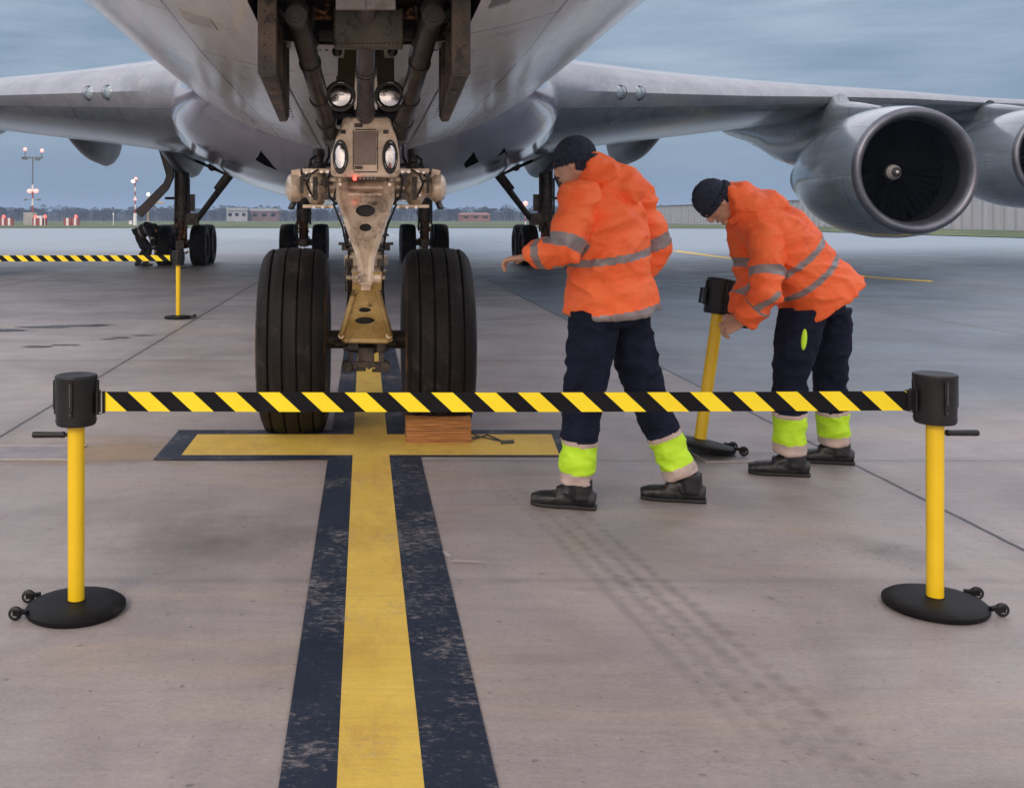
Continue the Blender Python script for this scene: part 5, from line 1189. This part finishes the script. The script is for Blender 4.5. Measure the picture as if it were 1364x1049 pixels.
        sh_ = obj_from(remesh(s_, .005 if not dark else .012, M['shoe'], smooth=4, noise_amp=.002, nscale=20, name='shoe'), 'shoe', root)
        part(so_, 'sole', M['sole'], sh_, ang=50)
        if lace:
            l_ = MB()
            for i in range(4): c_ = g0+td*(.035+.02*i)+up*(.107-.008*i); l_.tube([c_-sd*.03-up*.008, c_, c_+sd*.03-up*.008], .0025, 6)
            part(l_, 'lace', M['lace'], sh_)
    return root
# worker 1: walking to the left, seen from behind his left side
d = 5.1
q1 = lambda px, py, dd=d: tuple(P(px, py, dd))
J1 = dict(pelvis=q1(812, 405), chest=q1(808, 290), neck=q1(790, 237), head=q1(766, 217), headup=(-.25, .15, 1), side=(-.50, -.85, 0),
          armL=(q1(772, 262, 4.95), q1(752, 335, 4.90), q1(703, 342, 5.0)), armR=(q1(846, 262, 5.28), q1(874, 330, 5.32), q1(840, 385, 5.35)),
          handL=dict(n=(0, 0, -1), t=(0, 1, 0), c=.75), handR=dict(n=(0, -1, 0), t=(-1, 0, 0), c=.6),
          legL=(q1(792, 425, 5.06), q1(776, 535, 5.04), (P(766, 0, 5.06).x, 5.06, .095)), legR=(q1(832, 425, 5.2), q1(862, 528, 5.2), (P(912, 0, 5.18).x, 5.18, .10)),
          toeL=(-.93, .30, 0), toeR=(-.93, .24, 0), gzR=.0)
person('person', 'standing worker in orange hi-vis jacket and navy trousers walking left behind the striped belt', J1, (-.82, .50, 0), hem=q1(815, 413, 5.14), stripes=((.255, .292), (-.1, .022)), lace=True)
# worker 2: bent forward over the post he holds
d = 5.75
q2 = lambda px, py, dd=d: tuple(P(px, py, dd))
J2 = dict(pelvis=q2(1092, 392), chest=q2(1034, 312), neck=q2(984, 272), head=q2(953, 268), headup=(-.80, 0, .35), headface=(-.55, .1, -1), side=(-.38, -.92, 0),
          armL=(q2(1022, 318, 5.62), q2(1022, 392, 5.50), q2(990, 428, 5.62)), armR=(q2(992, 300, 5.92), q2(998, 372, 5.95), q2(984, 422, 5.97)),
          handL=dict(d=(-.75, .35, -.45), n=(-.3, .5, -.6), t=(-.3, 0, 1), c=.9), handR=dict(d=(-.75, -.1, -.5), n=(-.2, -.9, -.2), t=(-.2, 0, 1), c=.9),
          legL=(q2(1068, 422, 5.68), q2(1052, 500, 5.66), (P(1052, 0, 5.7).x, 5.70, .095)), legR=(q2(1104, 420, 5.86), q2(1106, 505, 5.92), (P(1112, 0, 5.98).x, 5.98, .095)),
          toeL=(-.93, .22, 0), toeR=(-.93, .25, 0))
person('person', 'worker in orange hi-vis jacket bending over and gripping the tilted barrier post', J2, (-.85, .38, 0), hem=q2(1098, 402), stripes=((.16, .195), (.285, .32)), sleeve=(((.55, .72),), ((.2, .4),)))
w2 = bpy.data.objects['person.001'] if 'person.001' in bpy.data.objects else None
if w2: tb_ = MB(); tb_.ball(P(1071, 452, 5.555), (.016, .012, .058), 14, rot=(0, .08, 0)); part(tb_, 'pocket_tab', M['lime'], w2)
# worker 3: crouching by the left main gear
d = 30.6
q3 = lambda px, py, dd=d: tuple(P(px, py, dd))
J3 = dict(pelvis=q3(186, 313), chest=q3(197, 303), neck=q3(205, 303), head=q3(210, 306), headup=(.8, 0, .1), headface=(.5, 0, -1), side=(0, 1, 0),
          armL=(q3(200, 306, 30.8), q3(204, 318, 30.8), q3(206, 330, 30.8)), armR=(q3(200, 308, 30.4), q3(203, 320, 30.3), q3(206, 332, 30.4)),
          legL=(q3(186, 318, 30.7), q3(192, 333, 30.7), (P(184, 0, 30.7).x, 30.7, .1)), legR=(q3(188, 318, 30.45), q3(200, 331, 30.45), (P(194, 0, 30.4).x, 30.4, .1)), toeL=(1, 0, 0), toeR=(1, 0, 0))
person('person', 'distant crouching worker in dark clothes beside the left main landing gear wheels', J3, (1, 0, 0), dark=True, vox=.014, hem=q3(182, 314), stripes=((.12, .19), (.30, .36)), legstripe=False)
# ------------------------------------------------------------ air between here and the horizon
hz = MB().box((0, 1200, 14), (2300, 2500, 30)).build('haze', [], ang=0); tag(hz, kind='stuff')
hm_ = bpy.data.materials.new('haze'); hm_.use_nodes = True; t = hm_.node_tree; t.nodes.clear()
pv = N(t, 'ShaderNodeVolumePrincipled'); pv.inputs['Density'].default_value = .00065; pv.inputs['Color'].default_value = (.50, .68, .95, 1)
t.links.new(pv.outputs[0], N(t, 'ShaderNodeOutputMaterial').inputs['Volume']); hz.data.materials.append(hm_)
